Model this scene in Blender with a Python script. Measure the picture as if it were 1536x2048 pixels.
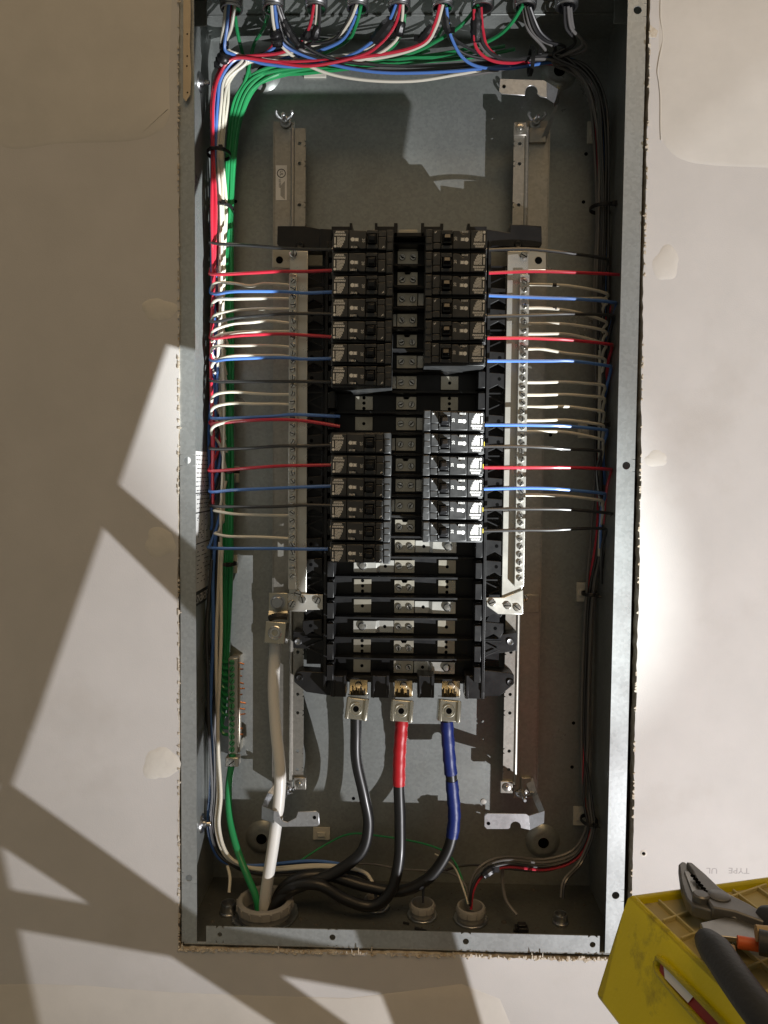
import bpy, math, random
from mathutils import Vector, Matrix
random.seed(7)
for o in list(bpy.data.objects): bpy.data.objects.remove(o)
SC = bpy.context.scene
COL = SC.collection
MM = 0.001
# ------------------------------------------------------------------ camera
YAW, PIT, ROL, FPX, DIST = .0259, -.05, .0091, 1536.67, 867.08
_f = Vector((-math.sin(YAW)*math.cos(PIT), math.cos(YAW)*math.cos(PIT), math.sin(PIT)))
_r = Vector((math.cos(YAW), math.sin(YAW), 0)); _u = _r.cross(_f)
_r, _u = math.cos(ROL)*_r+math.sin(ROL)*_u, -math.sin(ROL)*_r+math.cos(ROL)*_u
CAMP = Vector((0, -DIST, 0))                       # millimetres, wall face at y = 0
cd = bpy.data.cameras.new('camera'); cam = bpy.data.objects.new('camera', cd); COL.objects.link(cam)
cd.sensor_fit = 'HORIZONTAL'; cd.sensor_width = 36; cd.lens = 36*FPX/1536
cd.clip_start = .01; cd.clip_end = 50
M = Matrix.Identity(4)
for i in range(3):
    M[i][0] = _r[i]; M[i][1] = _u[i]; M[i][2] = -_f[i]; M[i][3] = CAMP[i]*MM
cam.matrix_world = M; SC.camera = cam
# ------------------------------------------------------------------ light
w = bpy.data.worlds.new('World'); SC.world = w; w.use_nodes = True
bg = w.node_tree.nodes['Background']; bg.inputs[0].default_value = (1.0, .94, .78, 1); bg.inputs[1].default_value = .135
LK = Vector((1209, -1200, -1261))                  # the work light, low on the right
kd = bpy.data.lights.new('work_light', 'SPOT'); kd.energy = 210; kd.color = (1, .98, 1)
kd.shadow_soft_size = .005; kd.spot_size = math.radians(78); kd.spot_blend = 1
ko = bpy.data.objects.new('work_light_lamp', kd); COL.objects.link(ko); ko.location = LK*MM
ko.rotation_euler = (Vector((-300, 0, 740))-LK).to_track_quat('-Z', 'Y').to_euler()
hd = bpy.data.lights.new('work_light_hot_core', 'SPOT'); hd.energy = 560; hd.color = (.95, 1, .99)      # bright centre of the same beam
hd.shadow_soft_size = .005; hd.spot_size = math.radians(14.5); hd.spot_blend = 1
ho = bpy.data.objects.new('work_light_hot_core', hd); COL.objects.link(ho); ho.location = LK*MM
ho.rotation_euler = (Vector((18, 0, 0))-LK).to_track_quat('-Z', 'Y').to_euler()
ad = bpy.data.lights.new('warm_fill', 'AREA'); ad.energy = 50; ad.color = (1, .66, .33); ad.size = 2.2     # unseen warm fill, added for the ambient tone
ao = bpy.data.objects.new('warm_fill', ad); COL.objects.link(ao); ao.location = (0.4, -2.2, 3.6)
ao.rotation_euler = (Vector((0, 0, 0))-ao.location).to_track_quat('-Z', 'Y').to_euler()
SC.view_settings.view_transform = 'Standard'; SC.view_settings.look = 'None'
SC.view_settings.exposure = 0; SC.view_settings.gamma = 1
SC.cycles.use_denoising = True; SC.cycles.max_bounces = 8; SC.cycles.caustics_reflective = False
SC.cycles.sample_clamp_indirect = 4
# ------------------------------------------------------------------ pixel -> point at a depth
def ray(x, y): return _f+_r*((x-768)/FPX)-_u*((y-1024)/FPX)
def U(x, y, d=0): v = ray(x, y); return CAMP+v*((d+DIST)/v.y)
def UX(x, y, X): v = ray(x, y); return CAMP+v*(X/v.x)
def UZ(x, y, Z): v = ray(x, y); return CAMP+v*(Z/v.z)
# ------------------------------------------------------------------ materials
def mat(name, col, rough=.5, metal=0, spec=.5, noise=None, bump=None, rvar=0, coat=0, spots=None):
    m = bpy.data.materials.new(name); m.use_nodes = True
    N, L = m.node_tree.nodes, m.node_tree.links; b = N['Principled BSDF']
    b.inputs['Base Color'].default_value = (*col, 1); b.inputs['Roughness'].default_value = rough
    b.inputs['Metallic'].default_value = metal; b.inputs['Specular IOR Level'].default_value = spec
    if coat: b.inputs['Coat Weight'].default_value = coat; b.inputs['Coat Roughness'].default_value = .15
    tc = N.new('ShaderNodeTexCoord'); geo = N.new('ShaderNodeNewGeometry')
    src = geo.outputs['Position']
    last = None
    if noise:                                   # (scale, amount, colour2)
        n = N.new('ShaderNodeTexNoise'); n.inputs['Scale'].default_value = noise[0]; n.inputs['Detail'].default_value = 6
        n.inputs['Roughness'].default_value = .6
        L.new(src, n.inputs['Vector'])
        r = N.new('ShaderNodeValToRGB'); r.color_ramp.elements[0].position = .5-noise[1]/2; r.color_ramp.elements[1].position = .5+noise[1]/2
        r.color_ramp.elements[0].color = (*col, 1); r.color_ramp.elements[1].color = (*noise[2], 1)
        L.new(n.outputs['Fac'], r.inputs[0]); last = r.outputs[0]
        if rvar:
            mr = N.new('ShaderNodeMapRange'); mr.inputs['From Min'].default_value = .3; mr.inputs['From Max'].default_value = .7
            mr.inputs['To Min'].default_value = max(.03, rough-rvar); mr.inputs['To Max'].default_value = min(1, rough+rvar)
            L.new(n.outputs['Fac'], mr.inputs['Value']); L.new(mr.outputs[0], b.inputs['Roughness'])
    if spots:                                   # (scale, threshold, colour, softness): dirt with a shape of its own
        n2 = N.new('ShaderNodeTexNoise'); n2.inputs['Scale'].default_value = spots[0]; n2.inputs['Detail'].default_value = 8
        n2.inputs['Roughness'].default_value = .65
        L.new(src, n2.inputs['Vector'])
        r2 = N.new('ShaderNodeValToRGB'); r2.color_ramp.elements[0].position = spots[1]; r2.color_ramp.elements[1].position = spots[1]+spots[3]
        L.new(n2.outputs['Fac'], r2.inputs[0])
        mx = N.new('ShaderNodeMixRGB'); L.new(r2.outputs[0], mx.inputs[0])
        if last: L.new(last, mx.inputs[1])
        else: mx.inputs[1].default_value = (*col, 1)
        mx.inputs[2].default_value = (*spots[2], 1); last = mx.outputs[0]
    if last: L.new(last, b.inputs['Base Color'])
    if bump:
        n3 = N.new('ShaderNodeTexNoise'); n3.inputs['Scale'].default_value = bump[0]; n3.inputs['Detail'].default_value = 5
        L.new(src, n3.inputs['Vector'])
        bp = N.new('ShaderNodeBump'); bp.inputs['Strength'].default_value = bump[1]; bp.inputs['Distance'].default_value = .0006
        L.new(n3.outputs['Fac'], bp.inputs['Height']); L.new(bp.outputs[0], b.inputs['Normal'])
    return m
def galv(name, base, rough, metal=.85):
    """zinc coated sheet: crystal spangle, streaky wear"""
    m = mat(name, base, rough, metal, noise=(9, .5, tuple(c*.72 for c in base)), rvar=.10)
    N, L = m.node_tree.nodes, m.node_tree.links; b = N['Principled BSDF']
    v = N.new('ShaderNodeTexVoronoi'); v.inputs['Scale'].default_value = 330
    g = N.new('ShaderNodeNewGeometry'); L.new(g.outputs['Position'], v.inputs['Vector'])
    s = N.new('ShaderNodeSeparateColor'); L.new(v.outputs['Color'], s.inputs[0])
    mr = N.new('ShaderNodeMapRange'); mr.inputs['To Min'].default_value = .90; mr.inputs['To Max'].default_value = 1.06
    L.new(s.outputs[0], mr.inputs['Value'])
    old = b.inputs['Base Color'].links[0].from_socket
    mx = N.new('ShaderNodeMixRGB'); mx.blend_type = 'MULTIPLY'; mx.inputs[0].default_value = 1
    L.new(old, mx.inputs[1]); L.new(mr.outputs[0], mx.inputs[2]); L.new(mx.outputs[0], b.inputs['Base Color'])
    w_ = N.new('ShaderNodeTexNoise'); w_.inputs['Scale'].default_value = 7; w_.inputs['Detail'].default_value = 2
    L.new(g.outputs['Position'], w_.inputs['Vector'])
    bp = N.new('ShaderNodeBump'); bp.inputs['Strength'].default_value = .35; bp.inputs['Distance'].default_value = .004
    L.new(w_.outputs['Fac'], bp.inputs['Height']); L.new(bp.outputs[0], b.inputs['Normal'])
    return m
MT = dict(
 paper=mat('drywall_paper', (.535, .52, .50), .85, noise=(11, .5, (.60, .58, .56)), bump=(900, .3), spec=.2, spots=(5, .56, (.50, .475, .445), .22)),
 mud=mat('joint_compound', (.575, .55, .505), .8, noise=(18, .5, (.65, .62, .57)), bump=(120, .35), spec=.25),
 mudp=mat('joint_compound_pale', (.60, .575, .52), .75, noise=(60, .5, (.67, .64, .58)), bump=(160, .6), spec=.25),
 gyp=mat('torn_gypsum', (.40, .32, .22), .95, noise=(120, .35, (.72, .68, .60)), bump=(500, 1), spec=.1),
 wood=mat('stud_wood', (.12, .08, .05), .8, noise=(40, .6, (.06, .04, .025))),
 cavity=mat('cavity', (.03, .025, .02), .9),
 galv=galv('galvanised_steel', (.40, .425, .41), .36, .50),
 galvd=galv('galvanised_shaded', (.14, .148, .14), .5, .45),  # darkened copy: floor shade and dirt put into the colour
 flange=galv('galvanised_flange', (.50, .53, .53), .36, .55),
 clip=galv('galvanised_clip', (.72, .74, .76), .33),
 rail=galv('galvanised_rail', (.50, .48, .43), .38),
 hole=mat('black_hole', (.004, .004, .004), .9, spec=0),
 black=mat('black_plastic', (.011, .011, .012), .34, noise=(60, .6, (.018, .018, .018)), rvar=.06, spec=.4),
 brk=mat('breaker_plastic', (.020, .021, .022), .40, noise=(90, .6, (.042, .043, .043)), rvar=.08, spec=.7),
 handle=mat('breaker_handle', (.009, .009, .010), .30),
 label=mat('label_black', (.010, .010, .010), .42),
 ink=mat('white_print', (.80, .80, .78), .6),
 nick=mat('plated_copper', (.60, .56, .47), .32, .8, noise=(60, .5, (.50, .46, .37)), rvar=.08),
 alum=mat('plated_aluminium', (.76, .75, .70), .32, .75, noise=(40, .5, (.60, .58, .52)), rvar=.10),
 brass=mat('plated_lug', (.62, .60, .51), .30, .85, noise=(70, .5, (.48, .46, .37)), rvar=.08),
 steel=mat('steel_screw', (.70, .69, .66), .25, 1),
 green_s=mat('green_screw', (.10, .42, .20), .3, .3),
 copper=mat('bare_copper', (.55, .22, .10), .35, 1),
 red=mat('red_wire', (.56, .028, .055), .33, coat=.3), blue=mat('blue_wire', (.09, .22, .60), .33, coat=.3),
 white=mat('white_wire', (.74, .71, .60), .36, coat=.3), blackw=mat('black_wire', (.016, .016, .017), .42, coat=.5, spec=.7),
 grey=mat('grey_wire', (.15, .145, .14), .36), green=mat('green_wire', (.025, .30, .10), .33, coat=.3),
 feedw=mat('white_cable', (.78, .77, .72), .36, coat=.15), feedb=mat('black_cable', (.010, .010, .010), .42, coat=.12, bump=(60, .3)),
 tapeR=mat('red_tape', (.46, .012, .018), .42, bump=(120, .7)), tapeB=mat('blue_tape', (.006, .018, .14), .44, bump=(120, .7)),
 tapeK=mat('black_tape', (.012, .012, .013), .36, bump=(150, .8)),
 nylon=mat('white_nylon', (.62, .60, .52), .45), tie=mat('black_nylon', (.012, .012, .012), .4),
 pvc=mat('grey_pvc', (.36, .35, .33), .5, noise=(60, .6, (.28, .275, .26)), bump=(200, .3)),
 zinc=mat('zinc_connector', (.55, .56, .57), .33, 1, noise=(80, .6, (.40, .41, .42)), rvar=.08),
 dust=mat('floor_dust', (.13, .12, .10), .9, noise=(80, .5, (.06, .055, .05)), bump=(300, 1)),
 sticker=mat('white_sticker', (.82, .82, .80), .42), inkk=mat('black_print', (.015, .015, .015), .5),
 pencil=mat('grey_print', (.36, .34, .335), .8),
 yellow=mat('yellow_plastic', (.56, .475, .003), .38, spots=(19, .575, (.07, .055, .015), .10), noise=(22, .6, (.47, .385, .002)), bump=(500, .2)),
 rib=mat('tray_rib', (.56, .48, .22), .5, noise=(40, .6, (.42, .35, .14))), mark=mat('yellow_mark', (.75, .62, .05), .5),
 tray=mat('tray_top', (.44, .36, .13), .6, noise=(30, .6, (.30, .24, .09)), spots=(40, .60, (.10, .08, .04), .08)),
 fibre=mat('red_fibreglass', (.33, .018, .012), .45, noise=(30, .6, (.26, .012, .01))),
 tool=mat('tool_steel', (.13, .13, .128), .40, .6, noise=(70, .5, (.22, .215, .205))), toolp=mat('tool_plate', (.42, .41, .38), .36, .9, noise=(60, .5, (.28, .27, .25))),
 grip=mat('dark_grip', (.022, .024, .026), .55, bump=(400, .4)), orange=mat('orange_grip', (.62, .11, .02), .5), tan=mat('tan_grip', (.40, .28, .13), .6),
)
def translucent(m, col, fac):
    N, L = m.node_tree.nodes, m.node_tree.links; b = N['Principled BSDF']; t = N.new('ShaderNodeBsdfTranslucent'); t.inputs[0].default_value = (*col, 1)
    x = N.new('ShaderNodeMixShader'); x.inputs[0].default_value = fac; out = N['Material Output']
    L.new(b.outputs[0], x.inputs[1]); L.new(t.outputs[0], x.inputs[2]); L.new(x.outputs[0], out.inputs[0])
translucent(MT['yellow'], (.75, .55, .004), .06)
# ------------------------------------------------------------------ mesh helpers (all in millimetres)
class MB:
    def __init__(s): s.v = []; s.f = []
    def add(s, vs, fs):
        n = len(s.v); s.v += [tuple(v) for v in vs]; s.f += [tuple(i+n for i in f) for f in fs]; return s
    def box(s, x0, x1, y0, y1, z0, z1):
        return s.add([(x0, y0, z0), (x1, y0, z0), (x1, y1, z0), (x0, y1, z0), (x0, y0, z1), (x1, y0, z1), (x1, y1, z1), (x0, y1, z1)],
                     [(0, 1, 5, 4), (1, 2, 6, 5), (2, 3, 7, 6), (3, 0, 4, 7), (4, 5, 6, 7), (3, 2, 1, 0)])
    def prism(s, poly, y0, y1):
        """poly: (x,z) seen from the front, any winding"""
        a = sum(poly[i][0]*poly[(i+1) % len(poly)][1]-poly[(i+1) % len(poly)][0]*poly[i][1] for i in range(len(poly)))
        if a < 0: poly = poly[::-1]
        n = len(poly); vs = [(x, y0, z) for x, z in poly]+[(x, y1, z) for x, z in poly]
        fs = [tuple(range(n)), tuple(range(2*n-1, n-1, -1))]+[(i, n+i, n+(i+1) % n, (i+1) % n) for i in range(n)]
        return s.add(vs, fs)
    def lathe(s, c, axis, prof, n=20, caps=True):
        """prof: (radius, height along axis)"""
        ax = Vector(axis).normalized(); t = Vector((0, 0, 1)) if abs(ax.z) < .9 else Vector((1, 0, 0))
        a = ax.cross(t).normalized(); b = ax.cross(a); c = Vector(c); vs = []; fs = []
        for r, h in prof:
            for i in range(n):
                an = 2*math.pi*i/n; vs.append(c+ax*h+(a*math.cos(an)+b*math.sin(an))*r)
        for k in range(len(prof)-1):
            for i in range(n):
                j = (i+1) % n; fs.append((k*n+i, k*n+j, (k+1)*n+j, (k+1)*n+i))
        if caps:
            fs.append(tuple(range(n-1, -1, -1))); fs.append(tuple((len(prof)-1)*n+i for i in range(n)))
        return s.add(vs, fs)
    def tube(s, path, r, n=8, caps=True):
        P = [Vector(p) for p in path]; m = len(P); rr = r if isinstance(r, (list, tuple)) else [r]*m
        T = [(P[min(i+1, m-1)]-P[max(i-1, 0)]).normalized() for i in range(m)]
        a = T[0].orthogonal().normalized(); vs = []; fs = []
        for i in range(m):
            a = (a-T[i]*a.dot(T[i])).normalized(); b = T[i].cross(a)
            for k in range(n):
                an = 2*math.pi*k/n; vs.append(P[i]+(a*math.cos(an)+b*math.sin(an))*rr[i])
        for i in range(m-1):
            for k in range(n):
                j = (k+1) % n; fs.append((i*n+k, i*n+j, (i+1)*n+j, (i+1)*n+k))
        if caps: fs.append(tuple(range(n-1, -1, -1))); fs.append(tuple((m-1)*n+k for k in range(n)))
        return s.add(vs, fs)
    def strip(s, x0, x1, y0, y1, z0, z1, holes=(), n=16):
        """upright plate with round holes (x,z,r) along its height"""
        holes = sorted(holes, key=lambda h: h[1]); half = (x1-x0)/2; cur = z0
        for hx, hz, hr in holes:
            hh = min(half, hr*1.6); a, b = hz-hh, hz+hh
            if a > cur: s.box(x0, x1, y0, y1, cur, a)
            sq = []; ci = []
            for i in range(n):
                an = 2*math.pi*(i+.5)/n; dx, dz = math.cos(an), math.sin(an); ci.append((hx+hr*dx, hz+hr*dz))
                ex = (x1-hx)/dx if dx > 0 else (x0-hx)/dx if dx < 0 else 1e9
                ez = (b-hz)/dz if dz > 0 else (a-hz)/dz if dz < 0 else 1e9
                t = min(ex, ez); sq.append((hx+t*dx, hz+t*dz))
            base = len(s.v); vs = [(x, y0, z) for x, z in sq]+[(x, y0, z) for x, z in ci]+[(x, y1, z) for x, z in ci]+[(x, y1, z) for x, z in sq]
            fs = []
            for i in range(n):
                j = (i+1) % n; fs += [(i, j, n+j, n+i), (n+i, n+j, 2*n+j, 2*n+i), (2*n+i, 2*n+j, 3*n+j, 3*n+i), (3*n+i, 3*n+j, j, i)]
            s.add(vs, fs); cur = b
        if z1 > cur: s.box(x0, x1, y0, y1, cur, z1)
        return s
    def mesh(s, name, m, sharp=35):
        me = bpy.data.meshes.new(name); me.from_pydata([(x*MM, y*MM, z*MM) for x, y, z in s.v], [], s.f); me.update()
        me.materials.append(MT[m] if isinstance(m, str) else m)
        me.polygons.foreach_set('use_smooth', [True]*len(me.polygons)); me.set_sharp_from_angle(angle=math.radians(sharp))
        return me
def obj(name, data, parent=None, loc=None, bevel=0, kind=None, seg=2):
    o = bpy.data.objects.new(name, data); COL.objects.link(o)
    if parent: o.parent = parent
    if loc: o.location = Vector(loc)*MM
    if bevel:
        b = o.modifiers.new('bevel', 'BEVEL'); b.width = bevel*MM; b.segments = seg; b.limit_method = 'ANGLE'; b.angle_limit = .6
        b.harden_normals = False
    if kind: o['kind'] = kind
    return o
def part(name, mb, m, parent=None, bevel=0, loc=None, **k): return obj(name, mb.mesh(name, m), parent, loc, bevel, **k)
def tag(o, label, cat, group=None):
    o['label'] = label; o['category'] = cat
    if group: o['group'] = group
    return o
def thing(name, label, cat, loc=(0, 0, 0), group=None):
    return tag(obj(name, None, None, loc), label, cat, group)
def spline(pts, per=7):
    P = [Vector(p) for p in pts]; out = []
    for i in range(len(P)-1):
        p0, p1, p2, p3 = P[max(i-1, 0)], P[i], P[i+1], P[min(i+2, len(P)-1)]
        for k in range(per):
            t = k/per
            out.append(.5*((2*p1)+(p2-p0)*t+(2*p0-5*p1+4*p2-p3)*t*t+(3*p1-p0-3*p2+p3)*t**3))
    out.append(P[-1]); return out
def px(pts): return [U(*p) for p in pts]
def text_mesh(name, s, size, m, xdir, updir, at, thick=.12, align='CENTER', parent=None, squash=1):
    cu = bpy.data.curves.new(name, 'FONT'); cu.body = s; cu.size = size*MM; cu.align_x = align; cu.align_y = 'CENTER'; cu.extrude = thick*MM; cu.resolution_u = 2
    t = bpy.data.objects.new('tmp', cu); COL.objects.link(t)
    dg = bpy.context.evaluated_depsgraph_get(); me = bpy.data.meshes.new_from_object(t.evaluated_get(dg))
    bpy.data.objects.remove(t)
    X, Y = Vector(xdir), Vector(updir); Z = X.cross(Y); A = Vector(at)*MM
    for v in me.vertices:
        c = v.co.copy(); v.co = A+X*c.x*squash+Y*c.y+Z*c.z
    me.materials.clear(); me.materials.append(MT[m]); me.name = name
    return me
# ================================================================== the wall (drywall with a torn cut-out)
def wall():
    # cut-out outline, slightly larger than the box; jagged inner edge
    L0, L1 = U(357, 20, -3).x, U(358, 1880, -3).x; R0, R1 = U(1300, 20, -3).x, U(1263, 1800, -3).x
    zt, zb = 640, U(700, 1908, -3).z
    def jag(a, b, n, amp, nx, nz):
        out = []
        for i in range(n):
            t = i/n; j = (random.random()-.5)*amp+math.sin(i*.37)*amp*.3+math.sin(i*.11+1)*amp*.5+math.sin(i*.043)*amp*.7
            out.append((a[0]+(b[0]-a[0])*t+nx*j, a[1]+(b[1]-a[1])*t+nz*j))
        return out
    inner = jag((L0, zt), (L1, zb), 150, 1.1, 1, 0)+jag((L1, zb), (R1, zb+1.5), 110, 1.5, 0, 1)+jag((R1, zb+1.5), (R0, zt), 150, 1.3, 1, 0)+jag((R0, zt), (L0, zt), 20, .5, 0, 1)
    n = len(inner); outer = []
    X, Z = 1500, 1500
    for x, z in inner:
        dx, dz = x, z; t = min(X/abs(dx) if dx else 1e9, Z/abs(dz) if dz else 1e9); outer.append((dx*t, dz*t))
    m = MB(); vs = [(x, -3, z) for x, z in inner]+[(x, -3, z) for x, z in outer]+[(x, 13, z) for x, z in inner]
    fs = []
    for i in range(n):
        j = (i+1) % n; fs += [(i, n+i, n+j, j)]
    for cx, cz, a, b in ((-X, zt, 0, 0),): pass
    m.add(vs, fs)
    # corner fans so the outer rectangle is closed
    for sx in (-1, 1):
        for sz in (-1, 1):
            best = sorted(range(n), key=lambda i: (outer[i][0]-sx*X)**2+(outer[i][1]-sz*Z)**2)[0]
            a, b = best, (best+1) % n
            for p, q in ((best, (best+1) % n), ((best-1) % n, best)):
                if (abs(abs(outer[p][0])-X) < 1) != (abs(abs(outer[q][0])-X) < 1) or True:
                    pa, pb = outer[p], outer[q]
                    if abs(pa[0]-pb[0]) > 1e-3 and abs(pa[1]-pb[1]) > 1e-3:
                        k = len(m.v); m.v.append((sx*X, -3, sz*Z)); m.f.append((n+p, k, n+q))
    o = part('wall', m, 'paper', kind='structure')
    # the sawn gypsum edge, set back a little under the torn face paper
    e = MB(); off = [(x+(-.4 if x > 0 else .4)*0, z) for x, z in inner]
    vs = [(x, -2.9, z) for x, z in off]+[(x, 13, z) for x, z in off]
    e.add(vs, [(i, (i+1) % n, n+(i+1) % n, n+i) for i in range(n)])
    part('gypsum_edge', e, 'gyp', o)
    # torn paper fringe standing along the edge
    fr = MB()
    def fringe(a, b, cnt, side, ln, wd):
        for i in range(cnt):
            t = random.random()
            while math.sin(t*23+a[0])+math.sin(t*61+b[1])*.7 < random.uniform(-1.6, 1.2): t = random.random()
            x = a[0]+(b[0]-a[0])*t; z = a[1]+(b[1]-a[1])*t; l = (2.2 if random.random() < .07 else 1)* ln*(.3+random.random()); w_ = wd*(.4+random.random())
            if side == 'x+': q = [(x-.8, z-w_), (x-.8, z+w_), (x+l, z+w_*random.uniform(-.8, 1)), (x+l*.8, z-w_*.6)]
            elif side == 'x-': q = [(x+.8, z-w_), (x+.8, z+w_), (x-l, z+w_*random.uniform(-.8, 1)), (x-l*.8, z-w_*.6)]
            else: q = [(x-w_, z-.8), (x+w_, z-.8), (x+w_*random.uniform(-.8, 1), z+l), (x-w_*.6, z+l*.8)]
            y = -3-random.random()*1.2; h = len(fr.v)
            fr.prism(q, y-.5, y+.6)
    fringe((L0, 560), (L1, zb), 150, 'x+', 1.5, 1.7); fringe((R0, 560), (R1, zb), 110, 'x-', 1.5, 1.6); fringe((L1, zb), (R1, zb+1), 210, 'z+', 3.2, 1.5)
    f = part('torn_paper_fringe', fr, 'gyp', o); f['kind'] = 'stuff'
    # rolled lumps of gypsum along the bottom edge
    lp = MB()
    for i in range(90):
        t = random.random()**1.4; x = L1+(R1-L1)*t; r = random.uniform(.7, 2.0)
        lp.lathe((x, -3.4, zb+random.uniform(-1.5, 1.6)), (random.uniform(-1, 1), random.uniform(-.3, .3), random.uniform(-.4, .4)), [(r*.3, -r*1.4), (r, -r*.5), (r*.9, r*.6), (r*.2, r*1.5)], 6)
    part('gypsum_crumb', lp, 'gyp', o)['kind'] = 'stuff'
    # joint compound: broad smooth coats and patches over screw heads, real thin build-up
    def coat(name, pts, thick, m_, per=5, loop=True):
        P = px([(x, y, -3) for x, y in pts]); Q = spline(P+[P[0]], per)[:-1] if loop else P
        poly = [(v.x, v.z) for v in Q]; cx = sum(a for a, b in poly)/len(poly); cz = sum(b for a, b in poly)/len(poly)
        mb = MB(); k = len(poly); ins = []
        for a, b in poly:
            d = Vector((cx-a, cz-b)); d = d.normalized()*min(3.5, d.length*.4); ins.append((a+d.x, b+d.y))
        vs = [(a, -3.02, b) for a, b in poly]+[(a, -3-thick, b) for a, b in ins]
        ar = sum(poly[i][0]*poly[(i+1) % k][1]-poly[(i+1) % k][0]*poly[i][1] for i in range(k))
        fs = [(i, (i+1) % k, k+(i+1) % k, k+i) for i in range(k)]+[tuple(range(k, 2*k))]
        if ar < 0: fs = [t[::-1] for t in fs]
        mb.add(vs, fs); return part(name, mb, m_, o)
    coat('joint_compound_coat', [(-400, -500), (100, -500), (335, -480), (338, 150), (340, 225), (318, 262), (260, 282), (120, 287), (30, 298), (-60, 285), (-400, 290)], .7, 'mud', 4)
    coat('joint_compound_coat', [(1318, -400), (1500, -500), (2200, -500), (2200, 340), (1700, 338), (1500, 334), (1420, 330), (1372, 322), (1338, 300), (1322, 255), (1318, 100)], .8, 'mud', 4)
    coat('joint_compound_coat', [(-500, 1985), (60, 1968), (350, 1985), (700, 1996), (1000, 1998), (1010, 2400), (400, 2500), (-500, 2400)], .5, 'mud', 3)
    def blob(cx, cy, rx, ry, m_='mudp'):
        rnd = random.Random(int(cx*7+cy)); ph = [rnd.uniform(0, 6.3) for _ in range(4)]
        def rad(a): return 1+.10*math.sin(2*a+ph[0])+.08*math.sin(3*a+ph[1])+.05*math.sin(5*a+ph[2])+.03*rnd.uniform(-1, 1)
        return coat('compound_patch', [(cx+rx*math.cos(a)*rad(a), cy+ry*math.sin(a)*rad(a)) for a in [2*math.pi*i/26 for i in range(26)]], .7, m_, 2)
    blob(318, 619, 32, 24); blob(320, 1085, 33, 27); blob(322, 1527, 34, 34); blob(1332, 527, 27, 33, 'mud'); blob(1312, 918, 24, 15, 'mud')
    # strip of bare metal-perforated corner paper at the top left of the cut-out
    c = [(367, -60), (378, -60), (382, 20), (380, 90), (383, 150), (381, 190), (372, 204), (366, 196)]
    mb = MB(); mb.prism([(v.x, v.z) for v in px([(x, y, -4.5) for x, y in c])], -5.2, -4.2)
    tp = part('tape_strip', mb, mat('tape_paper', (.52, .42, .29), .8, noise=(60, .5, (.60, .50, .36)), bump=(300, .4)), o, bevel=.4)
    for y in (68, 112, 132, 185):
        p = U(374+random.uniform(-1, 1), y, -5.3); part('perforation', MB().lathe(p, (0, 1, 0), [(.9, -.15), (.9, .1)], 8), 'hole', tp)
    # open screw hole low on the right, and a torn notch high on the right
    p = U(1287, 1707, -3.1)
    part('screw_hole', MB().lathe(p, (0, -1, 0), [(4.2, -.1), (2.4, .5), (1.9, -.02)], 14, False), 'mudp', o)
    part('screw_hole', MB().lathe(p+Vector((0, .1, 0)), (0, -1, 0), [(2.2, .0), (2.2, .1)], 10), 'hole', o)
    nt = MB(); nt.prism([(v.x, v.z) for v in px([(x, y, -3.6) for x, y in ((1300, 50), (1316, 62), (1312, 75), (1298, 74))])], -3.9, -2.8)
    part('torn_notch', nt, 'gyp', o)
    cr = MB(); path = px([(x, y, -3.6) for x, y in ((1322, -20), (1321, 35), (1326, 75), (1318, 120), (1315, 145), (1318, 165), (1321, 200), (1321, 250), (1322, 280))])
    cr.tube(spline(path, 4), .55, 5); part('compound_ridge', cr, 'mudp', o)
    # printing on the paper, upside down
    for s, x in (('UL', 1548), ('TYPE', 1478), ('UL', 1424)):
        p = U(x, 1741, -3.05); q = text_mesh('printed_lettering', s, 9.4, 'pencil', (-1, 0, 0), (0, 0, -1), p, .05, squash=1.15)
        obj('printed_lettering', q, o)
    st = part('stud', MB().box(-310, -262, 14, 150, -1500, 1500), 'wood', o); part('stud', MB().box(268, 310, 14, 150, -1500, 1500), 'wood', o)
    part('cavity_back', MB().box(-1500, 1500, 200, 210, -1500, 1500), 'cavity', o)
    part('blocking', MB().box(-262, 268, 14, 150, -640, -575), 'wood', o)
wall()
# ================================================================== the steel enclosure
BW, BT, BB, BD = 254, 555, -550.5, 146
box = thing('panel_enclosure', 'galvanised steel electrical enclosure recessed in the drywall', 'enclosure', (0, 0, BB))
def bpart(name, mb, m, parent=box, **k):
    o = part(name, mb, m, None, **k); o.parent = parent
    if parent is box: o.location = Vector((0, 0, -BB))*MM
    return o
bpart('back_plate', MB().box(-BW, BW, BD, BD+1.5, BB, BT), 'galv')
bpart('side_wall', MB().box(-BW-1.5, -BW, 1.6, BD, BB, BT), 'galv'); bpart('side_wall', MB().box(BW, BW+1.5, 1.6, BD, BB, BT), 'galv')
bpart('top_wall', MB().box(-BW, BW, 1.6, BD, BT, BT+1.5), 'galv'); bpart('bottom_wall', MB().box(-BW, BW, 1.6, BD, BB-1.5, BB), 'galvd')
bpart('flange', MB().strip(-BW-.5, -237, 0, 1.5, BB, BT, [(-246, 13, 4), (-246, -473, 4)]), 'flange')
bpart('flange', MB().strip(237.3, BW+3.5, 0, 1.5, BB, BT, [(248, 505, 4.4), (248, 11.3, 4.4), (248, -482, 4.4)]), 'flange')
# bottom flange: built lying, holes along its length
fl = MB().strip(BB-.5, -530.5, 0, 1.5, -226, 231, [(-540, -210, 2.8), (-540, -78, 3.6), (-541, 77, 3.6), (-541, 223, 3.4)])
fl.v = [(z, y, x) for x, y, z in fl.v]; fl.f = [t[::-1] for t in fl.f]
bpart('flange', fl, 'flange')
fl = MB().box(-236, 236, 0, 1.5, BT-20, BT); bpart('flange', fl, 'flange')
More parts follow.
